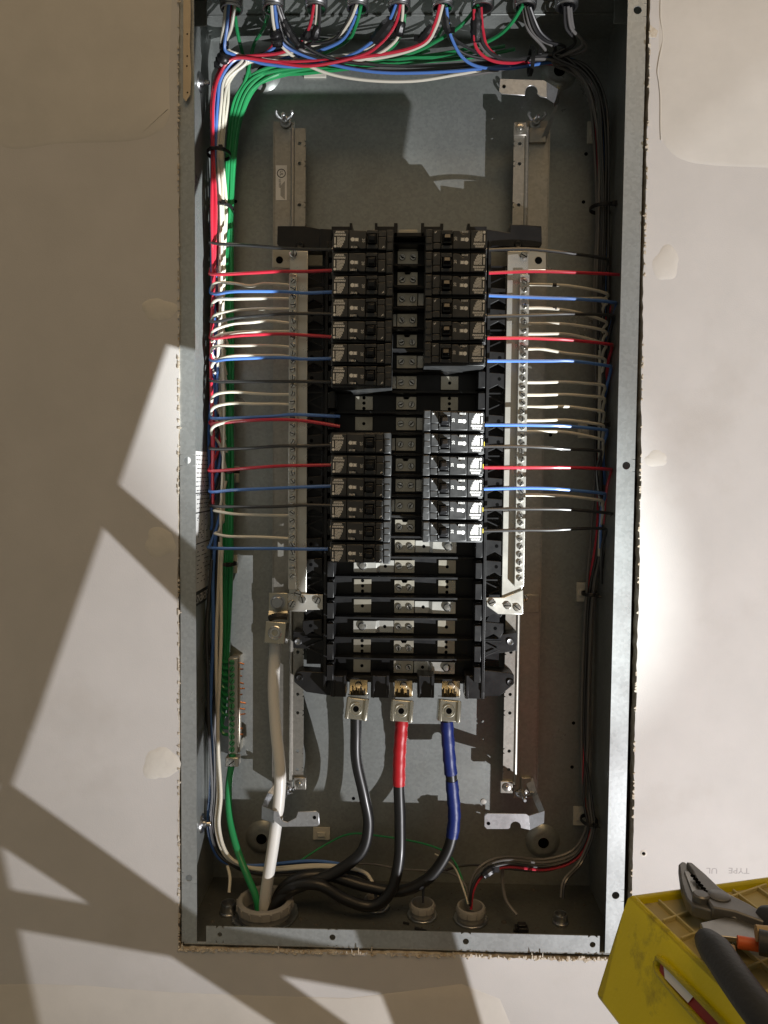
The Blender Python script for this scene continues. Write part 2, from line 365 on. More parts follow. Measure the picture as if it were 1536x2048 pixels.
# bottom flange outer return, rounded edge
bpart('edge_return', MB().tube([(-252, 1.5, BB-1), (256, 1.5, BB-1)], 1.6, 8), 'flange')
# raised seam along the top wall and corner folds
bpart('seam', MB().box(-250, 250, 90, 93, BT-2.2, BT-.1), 'galv', bevel=.5)
for s in (-1, 1): bpart('corner_fold', MB().box(*( (-BW, -BW+16) if s < 0 else (BW-16, BW)), 60, 62, BT-30, BT-.2), 'galv', bevel=.5)
# pressed mounting dimples with a hole through
for x, y in ((525, 143), (1119, 141), (523, 1678), (1087, 1686)):
    p = U(x, y, 140); c = (p.x, BD, p.z)
    o = bpart('mounting_dimple', MB().lathe(c, (0, -1, 0), [(23, .05), (18, 4.5), (13, 6.0), (9.5, 5.6), (7.2, 6.2)], 28, False), 'galv')
    h = part('bolt_hole', MB().lathe(c, (0, -1, 0), [(7.3, 5.2), (7.3, 5.6)], 20), 'hole'); h.parent = o
# small punched holes in the back
for x, y in ((471, 307), (471, 403), (1172, 308), (1167, 404), (1147, 1446), (1144, 1534), (1101, 870), (1060, 1400), (707, 1597), (470, 1140)):
    p = U(x, y, BD); bpart('punched_hole', MB().lathe((p.x, BD, p.z), (0, -1, 0), [(2.3, .05), (2.3, .25)], 12), 'hole')
p = U(967, 1603, BD); bpart('plug', MB().lathe((p.x, BD, p.z), (0, -1, 0), [(4, .1), (3.6, 1), (.1, 1.2)], 14), 'alum')
# round knock-out bolts on the left wall
for x, y in ((401, 165), (405, 1647)):
    p = UX(x, y, -BW+1); bpart('wall_bolt', MB().lathe((-BW, p.y, p.z), (1, 0, 0), [(12, .1), (11, 2), (5, 2.4), (4.6, 5.5), (2.5, 6.5), (.1, 6.6)], 22), 'zinc')
    bpart('bolt_thread', MB().lathe((-BW, p.y, p.z), (1, 0, 0), [(3, 2), (3, 11), (2.4, 12)], 12), 'steel')
p = UX(1254, 138, BW-1); bpart('wall_bolt', MB().lathe((BW, 20, 440), (-1, 0, 0), [(8, .1), (7, 3), (3, 4), (3, 12)], 18), 'steel')
# maker's label on the left wall, upside down
lab_y0, lab_y1, lab_t, lab_b = 30, 131, UX(420, 905, -BW).z, UX(420, 1168, -BW).z
tg = bpart('maker_label', MB().box(-BW+.05, -BW+.4, lab_y0, lab_y1, lab_b, lab_t), 'sticker')
zb2 = UX(420, 1195, -BW).z
def lpart(n, mb, m): o = part(n, mb, m); o.parent = tg; return o
lpart('brand_band', MB().box(-BW+.05, -BW+.5, lab_y0, lab_y1, zb2, lab_b-.3), 'inkk')
me = text_mesh('brand_name', 'SIEMENS', 15, 'ink', (0, -1, 0), (0, 0, -1), (-BW+.55, 91, (zb2+lab_b)/2), .05, squash=1.0); o = obj('brand_name', me, tg)
H = lab_t-lab_b
for f0 in (.30, .44, .66): lpart('rule', MB().box(-BW+.4, -BW+.55, lab_y0, lab_y1, lab_t-H*f0-.6, lab_t-H*f0+.6), 'inkk')
lpart('rule', MB().box(-BW+.4, -BW+.55, 100, 101, lab_t-H*.66, lab_t-H*.44), 'inkk')
pr = MB(); rr = random.Random(3)
for k in range(30):
    z = lab_t-H*(.03+.94*k/30); y = 62+rr.random()*8
    if .44 < (lab_t-z)/H < .66: continue
    while y < 126:
        l = rr.uniform(3, 12); pr.box(-BW+.4, -BW+.52, y, min(127, y+l), z-.5, z+.45); y += l+rr.uniform(1.2, 6 if k < 20 else 22)
for k in range(40):
    y = rr.uniform(64, 124); z = lab_t-H*rr.uniform(.46, .64)
    if abs(y-100.5) < 3: continue
    pr.box(-BW+.4, -BW+.52, y, y+rr.uniform(1, 5), z-.5, z+.6)
lpart('small_print', pr, 'inkk')['kind'] = 'stuff'
# dirt and metal filings on the floor of the box
ds = MB(); rr = random.Random(5)
for k in range(420):
    x = rr.uniform(-245, 248); y = rr.uniform(8, 138); s_ = rr.uniform(.3, 1.3) if k < 410 else rr.uniform(2, 4)
    ds.lathe((x, y, BB+.1), (0, 0, 1), [(s_, 0), (s_*rr.uniform(.5, .9), s_*.4), (s_*.1, s_*rr.uniform(.5, .8))], 6)
o = bpart('floor_crumb', ds, 'dust'); o['kind'] = 'stuff'
# ================================================================== interior assembly: rails, pan, bus, lugs
inn = thing('panel_interior', 'black bus-bar interior on two steel rails down the middle of the enclosure', 'panel interior', (0, BD, -330))
OFF = -Vector((0, BD, -330))
def ip(name, mb, m, parent=inn, **k):
    o = part(name, mb, m, None, **k); o.parent = parent
    if parent is inn: o.location = OFF*MM
    return o
ROWZ = lambda k: 265.0-25.4*k
# --- rails: hat section, inner lip with holes + outer flat
def rail(xa, xb, xc, s):
    holes = []
    for y in (290, 330, 412, 1303, 1387, 1424, 1500, 1537): holes.append((0, U(608 if s < 0 else 1016, y, 112).z))
    lo, hi = sorted((xa, xb)); mid = (lo+hi)/2
    o = ip('rail', MB().strip(lo, hi, 108, 110, -398, 428, [(mid, z, 2.2) for _, z in holes]), 'rail')
    lo2, hi2 = sorted((xb, xc))
    w1 = part('rail_channel', MB().box(lo2, hi2, 116, 118, -420, 440), 'rail', bevel=.4); w1.parent = o
    w2 = part('rail_web', MB().box(xb-.8, xb+.8, 110, 117, -398, 428), 'rail'); w2.parent = o
    w3 = part('rail_foot', MB().box(xc-.8, xc+.8, 116, BD-.1, -420, 440), 'rail'); w3.parent = o
    w4 = part('rail_ridge', MB().tube([(xb+s*1, 108.5, -398), (xb+s*1, 108.5, 428)], 2.6, 10), 'rail'); w4.parent = o
    return o
rl = rail(-127, -142, -168, -1); rr_ = rail(131, 146, 176, 1)
# label on the left rail: listing mark
zt, zb = U(570, 330, 115).z, U(570, 400, 115).z
sk = ip('listing_sticker', MB().box(-165.5, -151.5, 115.6, 115.95, zb, zt), 'sticker', parent=inn)
sk.rotation_euler = (0, 0, 0)
ck = (-158.5, 115.5, zt-10)
rg = MB(); n = 24; vs = []
for r in (5.6, 4.6):
    for i in range(n): a = 2*math.pi*i/n; vs.append((ck[0]+r*math.cos(a), 115.5, ck[2]+r*math.sin(a)))
rg.add(vs, [(i, n+i, n+(i+1) % n, (i+1) % n) for i in range(n)])
o = part('listing_ring', rg, 'inkk'); o.parent = sk
obj('listing_letters', text_mesh('listing_letters', 'UL', 5.6, 'inkk', (0, 0, -1), (1, 0, 0), ck, .05), sk)
obj('listing_word', text_mesh('listing_word', 'LISTED', 3.6, 'inkk', (0, 0, -1), (1, 0, 0), (-160.5, 115.5, zt-22.5), .05), sk)
for i in range(5):
    o = part('small_print', MB().box(-154.5-i*1.1-.3, -154.5-i*1.1+.2, 115.5, 115.58, zt-42+i, zt-20-i*1.2), 'inkk'); o.parent = sk
# --- wing nuts on the rail ends and trim brackets
def wing(x, y, d=104):
    p = U(x, y, d)
    o = ip('wing_nut', MB().lathe((p.x, 114, p.z), (0, -1, 0), [(7, 0), (7, 1.5), (4.6, 2), (4.2, 9), (2.6, 9.2), (2.6, 22), (1.8, 23)], 16), 'zinc')
    for s in (-1, 1):
        wv = part('wing', MB().tube(spline([(p.x+s*3, 107, p.z), (p.x+s*7, 104, p.z+1.5), (p.x+s*10, 101, p.z+5), (p.x+s*9.5, 100, p.z+8)], 4), [1.6]*4+[1.8]*4+[2]*5, 8), 'zinc'); wv.parent = o
for a in ((569, 237), (1073, 240), (572, 1585), (1047, 1593)): wing(*a)
def bracket(poly, d, arm, notch=None):
    """flat ear with a half-round notch + bent arm back to the rail"""
    mb = MB(); mb.prism([(v.x, v.z) for v in px([(x, y, d) for x, y in poly])], d, d+1.6)
    o = ip('trim_bracket', mb, 'clip', bevel=.5)
    q = [U(*a) for a in arm]; am = MB()
    n_ = len(q)//2; vs = []
    for i in range(n_): vs += [q[i], q[n_+i]]
    k = len(vs); vs2 = vs+[v+Vector((0, 1.6, 0)) for v in vs]
    fs = []
    for i in range(n_-1):
        a, b, c, e = 2*i, 2*i+1, 2*i+3, 2*i+2
        fs += [(a, b, c, e), (k+e, k+c, k+b, k+a), (a, e, k+e, k+a), (b, k+b, k+c, c)]
    am.add(vs2, fs); x = part('bracket_arm', am, 'clip'); x.parent = o
    return o
def notch(cx, cy, r, a0, a1, n=8): return [(cx+r*math.cos(math.radians(a0+(a1-a0)*i/n)), cy+r*math.sin(math.radians(a0+(a1-a0)*i/n))) for i in range(n+1)]
b1 = bracket([(1000, 157), (1088, 160), (1094, 164), (1094, 196), (1080, 193)]+notch(1063, 183, 12, 20, -180)+[(1050, 191), (1004, 188), (998, 184)], 62,
             [(1094, 164, 62.2), (1120, 181, 76), (1117, 208, 88), (1094, 276, 114), (1094, 196, 62.2), (1108, 205, 76), (1108, 214, 90), (1080, 284, 114)])
b2 = bracket([(975, 1627), (1052, 1628), (1058, 1632), (1060, 1660), (1042, 1656)]+notch(1031, 1654, 11, 10, -190)+[(1016, 1658), (974, 1658), (969, 1653), (969, 1632)], 40,
             [(1058, 1632, 40.2), (1089, 1622, 56), (1072, 1580, 100), (1066, 1556, 114), (1060, 1660, 40.2), (1088, 1646, 56), (1063, 1592, 100), (1050, 1562, 114)])
b3 = bracket([(556, 1622), (562, 1640), (575, 1645), (592, 1636), (596, 1624), (632, 1622), (638, 1627), (639, 1649), (634, 1653), (563, 1654), (546, 1640), (547, 1622)], 40,
             [(547, 1622, 40.2), (524, 1612, 56), (536, 1585, 100), (556, 1560, 114), (548, 1646, 40.2), (523, 1638, 56), (546, 1590, 100), (566, 1566, 114)])
for br, x, y, d in ((b1, 1008, 173, 62), (b2, 977, 1647, 40), (b3, 629, 1635, 40)):
    p = U(x, y, d); h = part('screw_hole', MB().lathe((p.x, d, p.z), (0, -1, 0), [(2.2, .05), (2.2, .25)], 12), 'hole'); h.parent = br
for x, y in ((1040, 258), (600, 1567), (1013, 1574)):
    p = U(x, y, 105); o = ip('clamp_block', MB().box(p.x-8, p.x+8, 104, 108, p.z-8, p.z+8), 'rail', bevel=.8)
    c = part('clamp_screw', MB().lathe((p.x, 104, p.z), (0, -1, 0), [(5, 0), (5, 1.5), (2.5, 2), (2.2, 4), (.2, 4.2)], 14), 'steel'); c.parent = o
for x, y, X2, Y2 in ((1045, 255, 1095, 285), (1030, 1555, 1065, 1585)):
    a, b = U(x, y, 112), U(X2, Y2, 112); ip('stand_off', MB().box(a.x+8, b.x-2, 111, 116, b.z, a.z), 'rail', bevel=.6)
# --- black moulded pan
T, Bm = ROWZ(0)+16, ROWZ(20)-22
pan = ip('moulded_pan', MB().box(-104, 104, 96, 101, Bm, T), 'black', bevel=.6)
ears = [([(555, 452), (610, 452), (612, 445), (612, 452), (640, 458), (664, 458), (664, 500), (600, 500), (560, 494), (554, 488)], 84),
        ([(1083, 452), (1044, 449), (1020, 449), (1020, 465), (972, 458), (972, 492), (1040, 494), (1080, 494), (1084, 489)], 84),
        ([(586, 1262), (640, 1268), (658, 1264), (658, 1304), (640, 1300), (586, 1296)], 84), ([(1034, 1264), (968, 1276), (964, 1262), (964, 1314), (990, 1308), (1034, 1302)], 84),
        ([(594, 1344), (600, 1342), (664, 1346), (664, 1392), (612, 1384), (588, 1364), (588, 1350)], 82), ([(1028, 1350), (1020, 1346), (950, 1338), (950, 1394), (1000, 1392), (1028, 1368)], 82),
        ([(640, 457), (664, 458), (664, 500), (640, 500)], 70)]
for pl, d in ears:
    q = [U(x, y, d) for x, y in pl]; e = MB(); e.prism([(v.x, v.z) for v in q], d, 107.5); ip('mounting_ear', e, 'black', parent=inn, bevel=.8)
for x, y, d in ((601, 492, 84), (1036, 490, 84), (1020, 1283, 84), (596, 1283, 84), (1020, 1364, 82), (599, 1355, 82)):
    p = U(x, y, d); ip('ear_screw', MB().lathe((p.x, d, p.z), (0, -1, 0), [(5, 0), (5, .5), (3.6, 2.6), (2, 2.2), (1.8, 1.4)], 14), 'tie' if y != 1283 else 'zinc')
# top castellation of the pan
for x0, x1, y0 in ((664, 700, 456), (700, 705, 449), (750, 755, 449), (755, 788, 456), (788, 795, 449), (842, 848, 449), (848, 880, 456), (880, 886, 450), (934, 939, 450), (939, 972, 456), (664, 850, 468), (850, 972, 468)):
    a, b = U(x0, y0, 66), U(x1, 476, 66); ip('pan_crest', MB().box(a.x, b.x, 60, 96, b.z, a.z), 'black', bevel=.4)
# end skirt below the last row
a, b = U(640, 1345, 70), U(975, 1398, 70)
for x0, x1, y1 in ((662, 692, 1392), (742, 778, 1394), (835, 868, 1394), (930, 968, 1396)):
    p, q = U(x0, 1350, 66), U(x1, y1, 66); ip('end_skirt', MB().box(p.x, q.x, 62, 96, q.z, p.z), 'black', bevel=.6)
    for xx in (x0+3, x1-5):
        p, q = U(xx, 1352, 58), U(xx+4, y1+3, 58); ip('skirt_rib', MB().box(p.x, q.x, 60, 62, q.z, p.z), 'black', bevel=.4)
# dividers between rows: long shallow arched ribs
dm = MB()
nx = 14
def rib():
    m = MB(); x0, x1 = -85, 88; vs = []; fs = []
    for i in range(nx+1):
        t = i/nx; x = x0+(x1-x0)*t; y = 80-4*math.sin(math.pi*t); s = 1.1+1.9*math.sin(math.pi*t)
        vs += [(x, y, 1.1), (x, y, -1.1), (x, 96.5, s), (x, 96.5, -s)]
    for i in range(nx):
        a = 4*i; b = a+4; fs += [(a, a+1, b+1, b), (a, b, b+2, a+2), (a+1, a+3, b+3, b+1)]
    fs += [(0, 2, 3, 1), (4*nx, 4*nx+1, 4*nx+3, 4*nx+2)]
    m.add(vs, fs); return m.mesh('row_divider', 'black')
rm = rib()
for k in range(22):
    obj('row_divider', rm, inn, OFF+Vector((0, 0, ROWZ(k)+12.7)))
# retainer blocks along both sides and outer lattice
def blk():
    m = MB().box(-4, 4, 56, 96, -9.5, 9.5); m.prism([(-4, 9.5), (4, 9.5), (4, 12), (-1, 12)], 62, 96); return m.mesh('retainer_block', 'black')
bm_ = blk()
for k in range(21):
    for x in (-88, 91): obj('retainer_block', bm_, inn, OFF+Vector((x, 0, ROWZ(k))), bevel=.5)
ip('side_frame', MB().box(-97, -93.5, 66, 97, Bm, T-4), 'black', bevel=.4); ip('side_frame', MB().box(96.5, 100, 58, 97, Bm, T-4), 'black', bevel=.4)
def lattice(s):
    m = MB(); x0, x1 = 100, 122
    m.tube([(s*x0, 80, 9), (s*(x1-2), 80, 0)], 1.0, 4); m.tube([(s*(x1-2), 80, 0), (s*x0, 80, -9)], 1.0, 4)
    m.box(*sorted((s*x0, s*x1)), 78, 81, 10.6, 12.2); return m.mesh('lattice_web', 'black')
def gusset(s):
    m = MB(); m.prism([(s*100, 11), (s*124, 9), (s*124, -2), (s*120, -9), (s*112, -4), (s*100, -10)], 74, 80); return m.mesh('gusset', 'black')
lm = {s: lattice(s) for s in (-1, 1)}; gm = {s: gusset(s) for s in (-1, 1)}
for k in range(1, 20):
    for s in (-1, 1):
        z = ROWZ(k)
        if k % 3 == 1: obj('lattice_web', lm[s], inn, OFF+Vector((0, 0, z)))
        else:
            g = obj('gusset', gm[s], inn, OFF+Vector((0, 0, z)), bevel=.5)
            obj('gusset_hole', MB().lathe((s*114, 74, z*0+3), (0, -1, 0), [(2.2, .05), (2.2, .2)], 10).mesh('gusset_hole', 'hole'), g)
for s in (-1, 1): ip('lattice_back', MB().box(*sorted((s*100, s*122)), 98, 100, ROWZ(20), ROWZ(0)-8), 'black')
# --- bus: centre stabs with two screws, side straps, side bus segments
CX = 1.5
def scr(r, h=2.4, m='steel', slot=True):
    mb = MB().lathe((0, 0, 0), (0, -1, 0), [(r, 0), (r, h*.7), (r*.85, h), (r*.62, h), (r*.55, h*.45), (r*.15, h*.35)], 14); return mb.mesh('terminal_screw', m)
sc_m = scr(3.9)
def slotted(r, m='steel'):
    mb = MB().lathe((0, 0, 0), (0, -1, 0), [(r, 0), (r, 1.4), (r*.8, 2.4), (.1, 2.6)], 14); return mb.mesh('slotted_screw', m)
sl_m = slotted(4.6); sl_s = slotted(3.4)
slot_m = MB().box(-4.2, 4.2, -2.75, -2.2, -.55, .55).mesh('slot', 'hole')
slot_s = MB().box(-3.0, 3.0, -2.75, -2.2, -.45, .45).mesh('slot', 'hole')
def scr_at(name, me, loc, parent, slotme=None, ang=None):
    o = obj(name, me, parent, loc)
    if slotme:
        s_ = obj('slot', slotme, o); s_.rotation_euler = (0, ang if ang is not None else random.uniform(0, 3.1), 0)
    return o
stab_m = MB().strip(-12.5, 12.5, 90.5, 93, -8, 8).mesh('centre_stab', 'nick')
stab_m2 = MB(); stab_m2.prism([(-12.5, -8), (12.5, -8), (12.5, 8), (4, 8), (2.5, 5), (-2.5, 5), (-4, 8), (-12.5, 8)], 90.5, 93); stab_m2 = stab_m2.mesh('centre_stab', 'nick')
hole_m = MB().lathe((0, 0, 0), (0, -1, 0), [(2.1, .05), (2.1, .2)], 12).mesh('stab_hole', 'hole')
riv_m = MB().lathe((0, 0, 0), (0, -1, 0), [(5.4, 0), (5.2, 2.6), (3.6, 4), (.1, 4.3)], 16).mesh('rivet', 'steel')
seg_m = MB().box(-11, 11, 93, 95, -8.5, 8.5).mesh('bus_segment', 'nick')
LX, RXX = -51, 55
strap = {}
for s, tx in ((1, RXX), (-1, LX)):
    m = MB(); xs = [s*13.2+CX, s*31+CX, s*35+CX, tx+s*11]; ys = [90.5, 90.5, 87.5, 87.5]
    vs = []; fs = []
    for x, y in zip(xs, ys): vs += [(x, y, -7.6), (x, y, 7.6), (x, y+2, -7.6), (x, y+2, 7.6)]
    for i in range(3):
        a = 4*i; b = a+4; q = [(a, b, b+1, a+1), (a+2, a+3, b+3, b+2), (a+1, b+1, b+3, a+3), (a, a+2, b+2, b)]
        fs += q if s > 0 else [t[::-1] for t in q]
    e = 12; q = [(0, 1, 3, 2), (e, e+2, e+3, e+1)]; fs += q if s > 0 else [t[::-1] for t in q]
    m.add(vs, fs); strap[s] = m.mesh('bus_strap', 'alum')
for k in range(21):
    z = ROWZ(k); base = OFF+Vector((0, 0, z))
    t = obj('centre_stab', stab_m2 if k % 3 == 1 else stab_m, inn, base+Vector((CX, 0, 0)), bevel=.4)
    for dx in (-6.6, 6.6): scr_at('terminal_screw', sc_m, (dx, 90.5, -1.5 if k % 3 == 1 else 0), t, slot_s)
    if k % 3 == 1: obj('stab_hole', hole_m, t, (0, 94, 6))
    if k == 0: continue
    if k % 3 in (2, 0):
        s = 1 if k % 3 == 2 else -1
        sp_ = obj('bus_strap', strap[s], inn, base, bevel=.4); obj('rivet', riv_m, sp_, ((RXX if s > 0 else LX), 87.5, 1)); obj('stab_hole', hole_m, sp_, (s*24+CX, 90.45, 0))
    for s, tx in ((-1, LX), (1, RXX)):
        if (k % 3 == 2 and s == 1) or (k % 3 == 0 and s == -1): continue
        g = obj('bus_segment', seg_m, inn, base+Vector((tx, 0, 0)), bevel=.4)
        obj('stab_hole', hole_m, g, (0, 92.95, 0))
        if k % 3 == 1: obj('stab_hole', hole_m, g, (0, 92.95, 6.5)); obj('stab_hole', hole_m, g, (0, 92.95, -6.5))
ip('top_plate', MB().box(-10, 13, 92, 94, ROWZ(0)+8.5, ROWZ(0)+34), 'nick', bevel=.4)
p = U(818, 478, 92); ip('rivet', MB().lathe((p.x, 92, p.z), (0, -1, 0), [(5, 0), (4.5, 1.4), (.1, 1.6)], 14), 'nick')
# --- neutral bars
def neutral(name_s, x0, x1, xs0, xs1, d):
    z0, z1 = U(800, 1226, d).z, U(800, 502, d).z
    nb = ip('neutral_bar', MB().box(x0, x1, d, d+3, z0, z1), 'alum', bevel=.6)
    st = part('terminal_strip', MB().box(xs0, xs1, d-9, d-.1, U(800, 1168 if x0 > 0 else 1180, d).z, U(800, 552, d).z), 'alum', bevel=.6); st.parent = nb
    return nb, st
nl, sl_ = neutral('l', -141, -119, -140.5, -131, 72); nr, sr_ = neutral('r', 121, 146, 135, 146.5, 72)
for st, cx in ((sl_, -135.7), (sr_, 140.8)):
    k = 0; z = U(800, 562, 63).z
    while z > U(800, 1165, 63).z:
        scr_at('bar_screw', sl_s, (cx+random.uniform(-.3, .3), 63, z), st, slot_s); z -= 9.6
for nbp, pl, scs, hl in ((nl, [(545, 500), (613, 500), (613, 538), (545, 535)], ((587, 508),), ((559, 520), (596, 527))), (nr, [(1018, 500), (1092, 502), (1092, 540), (1018, 540)], ((1047, 512),), ((1041, 529), (1077, 521)))):
    m = MB(); m.prism([(v.x, v.z) for v in px([(x, y, 76) for x, y in pl])], 75.5, 78); o = part('end_plate', m, 'nick', bevel=.5); o.parent = nbp
    for x, y in scs: p = U(x, y, 72); scr_at('slotted_screw', sl_m, (p.x, 71.5, p.z), o, slot_m)
    for x, y in hl: p = U(x, y, 75.5); obj('plate_hole', MB().lathe((p.x, 75.4, p.z), (0, -1, 0), [(4.4, .05), (4.4, .3)], 14).mesh('plate_hole', 'hole'), o)
    p = U(pl[0][0]+12, 548, 80); q = U(pl[0][0]+30, 562, 80)
for nbp, pl, scs in ((nl, [(574, 1187), (646, 1189), (646, 1219), (574, 1221)], ((584, 1207), (605, 1199), (634, 1200), (596, 1187))), (nr, [(972, 1195), (1008, 1195), (1046, 1180), (1046, 1228), (996, 1228), (974, 1212)], ((984, 1205), (1015, 1211), (1034, 1215), (1061, 1208)))):
    m = MB(); m.prism([(v.x, v.z) for v in px([(x, y, 70) for x, y in pl])], 69, 72); o = part('end_plate', m, 'alum', bevel=.5); o.parent = nbp
    for x, y in scs: p = U(x, y, 69); scr_at('slotted_screw', sl_m, (p.x, 68.8 if x != 1061 else 113, p.z), o, slot_m)
p = U(1046, 1190, 110); q = U(1078, 1226, 110); ip('rail_tab', MB().box(p.x, q.x, 112.5, 115.5, q.z, p.z), 'rail', bevel=.5)
m = MB(); p = U(587, 560, 60)
# --- lugs
def lug(x0, y0, yt, tilt, wpx, m='brass'):
    """tongue + bent neck + block with set screw"""
    c = U(x0, y0, 44); t = U(x0+3, yt, 88); hw = 12.5
    lg = ip('lug', MB(), m); lg.data = (lambda mb: mb.mesh('lug', m))(MB().box(t.x-11.5, t.x+11.5, 88, 90.5, t.z-16, t.z+9)); lg.name = 'lug'
    b = lg.modifiers.new('bevel', 'BEVEL'); b.width = .5*MM; b.segments = 2; b.limit_method = 'ANGLE'
    neck = MB(); za, zb = t.z-15, c.z+10
    vs = [(t.x-11.5, 88, za), (t.x+11.5, 88, za), (c.x-13, 66, zb), (c.x+13, 66, zb)]; vs += [(x, y+2.5, z) for x, y, z in vs]
    neck.add(vs, [(0, 2, 3, 1), (4, 5, 7, 6), (0, 4, 6, 2), (1, 3, 7, 5)]); o = part('lug_neck', neck, m); o.parent = lg
    bl = part('lug_block', MB().box(-13.5, 13.5, 0, 30, -12.5, 12.5), m, bevel=1.2); bl.parent = lg; bl.location = Vector((c.x, 40, c.z))*MM; bl.rotation_euler = (math.radians(-14), math.radians(tilt), 0)
    for s in (-1, 1):
        w_ = part('lug_lip', MB().box(s*10.6-1.6, s*10.6+1.6, -2.2, 2, -12.6, 12.6), m, bevel=.5); w_.parent = bl
    r_ = part('set_screw', MB().lathe((-1, 0, 0), (0, -1, 0), [(7.8, -.2), (7.8, 1.0), (7, 1.6), (6, .8), (5.4, .8), (4.8, 1.8), (3.6, 1.8), (3.4, -3.4), (.1, -3.4)], 22), 'brass'); r_.parent = bl
    hs = part('hex_socket', MB().lathe((-1, 0, 0), (0, -1, 0), [(3.9, -.4), (3.9, 1.0)], 6), 'hole'); hs.parent = bl
    sc2 = part('tongue_screw', MB().lathe((t.x, 88, t.z), (0, -1, 0), [(4.6, 0), (4.6, 1.6), (3.8, 3), (.1, 3.2)], 16), 'steel'); sc2.parent = lg
    st = MB()
    for i in range(11):
        x = c.x-8+1.6*i; st.tube([(x, 60, c.z+11), (x+random.uniform(-.5, .5), 58, c.z+16+random.uniform(0, 7))], .95, 6)
    s2 = part('cable_strands', st, mat('dark_strand', (.10, .09, .07), .35, .9) if 'dark_strand' not in bpy.data.materials else bpy.data.materials['dark_strand']); s2.parent = lg
lug(714, 1416, 1370, 6, 48); lug(804, 1420, 1370, 4, 48); lug(899, 1420, 1370, 4, 48)
# neutral lug, left
t = U(556, 1205, 62); c = U(552, 1264, 44)
ng = ip('neutral_lug', MB().box(t.x-12, t.x+11, 66, 69, t.z-12, t.z+11), 'brass', bevel=.5)
o = part('hex_bolt', MB().lathe((t.x-1, 66, t.z), (0, -1, 0), [(9.5, 0), (9.5, 1), (7.4, 1.2), (7.2, 5.5), (6.4, 6.3), (.1, 6.4)], 18), 'zinc'); o.parent = ng
o = part('lug_neck', MB().add([(t.x-12, 66, t.z-11), (t.x+11, 66, t.z-11), (c.x-12, 60, c.z+14), (c.x+12, 60, c.z+14), (t.x-12, 69, t.z-11), (t.x+11, 69, t.z-11), (c.x-12, 63, c.z+14), (c.x+12, 63, c.z+14)], [(0, 2, 3, 1), (4, 5, 7, 6), (0, 4, 6, 2), (1, 3, 7, 5)]), 'brass'); o.parent = ng
bl = part('lug_block', MB().box(-13, 12, 0, 30, -13, 13), 'brass', bevel=1.2); bl.parent = ng; bl.location = Vector((c.x, 40, c.z))*MM; bl.rotation_euler = (math.radians(-10), math.radians(3), 0)
o = part('set_screw', MB().lathe((-.5, 0, 0), (0, -1, 0), [(8.2, -.2), (8.2, 1.0), (7.2, 1.6), (6.2, .8), (5.6, 1.8), (3.8, 1.8), (3.4, -2.4), (.1, -2.4)], 22), 'steel'); o.parent = bl
o = part('cable_strands', MB().tube(spline([(c.x-9, 52, c.z+15), (c.x, 50, c.z+18), (c.x+12, 54, c.z+17)], 5), 4, 8), 'tapeK'); o.parent = ng
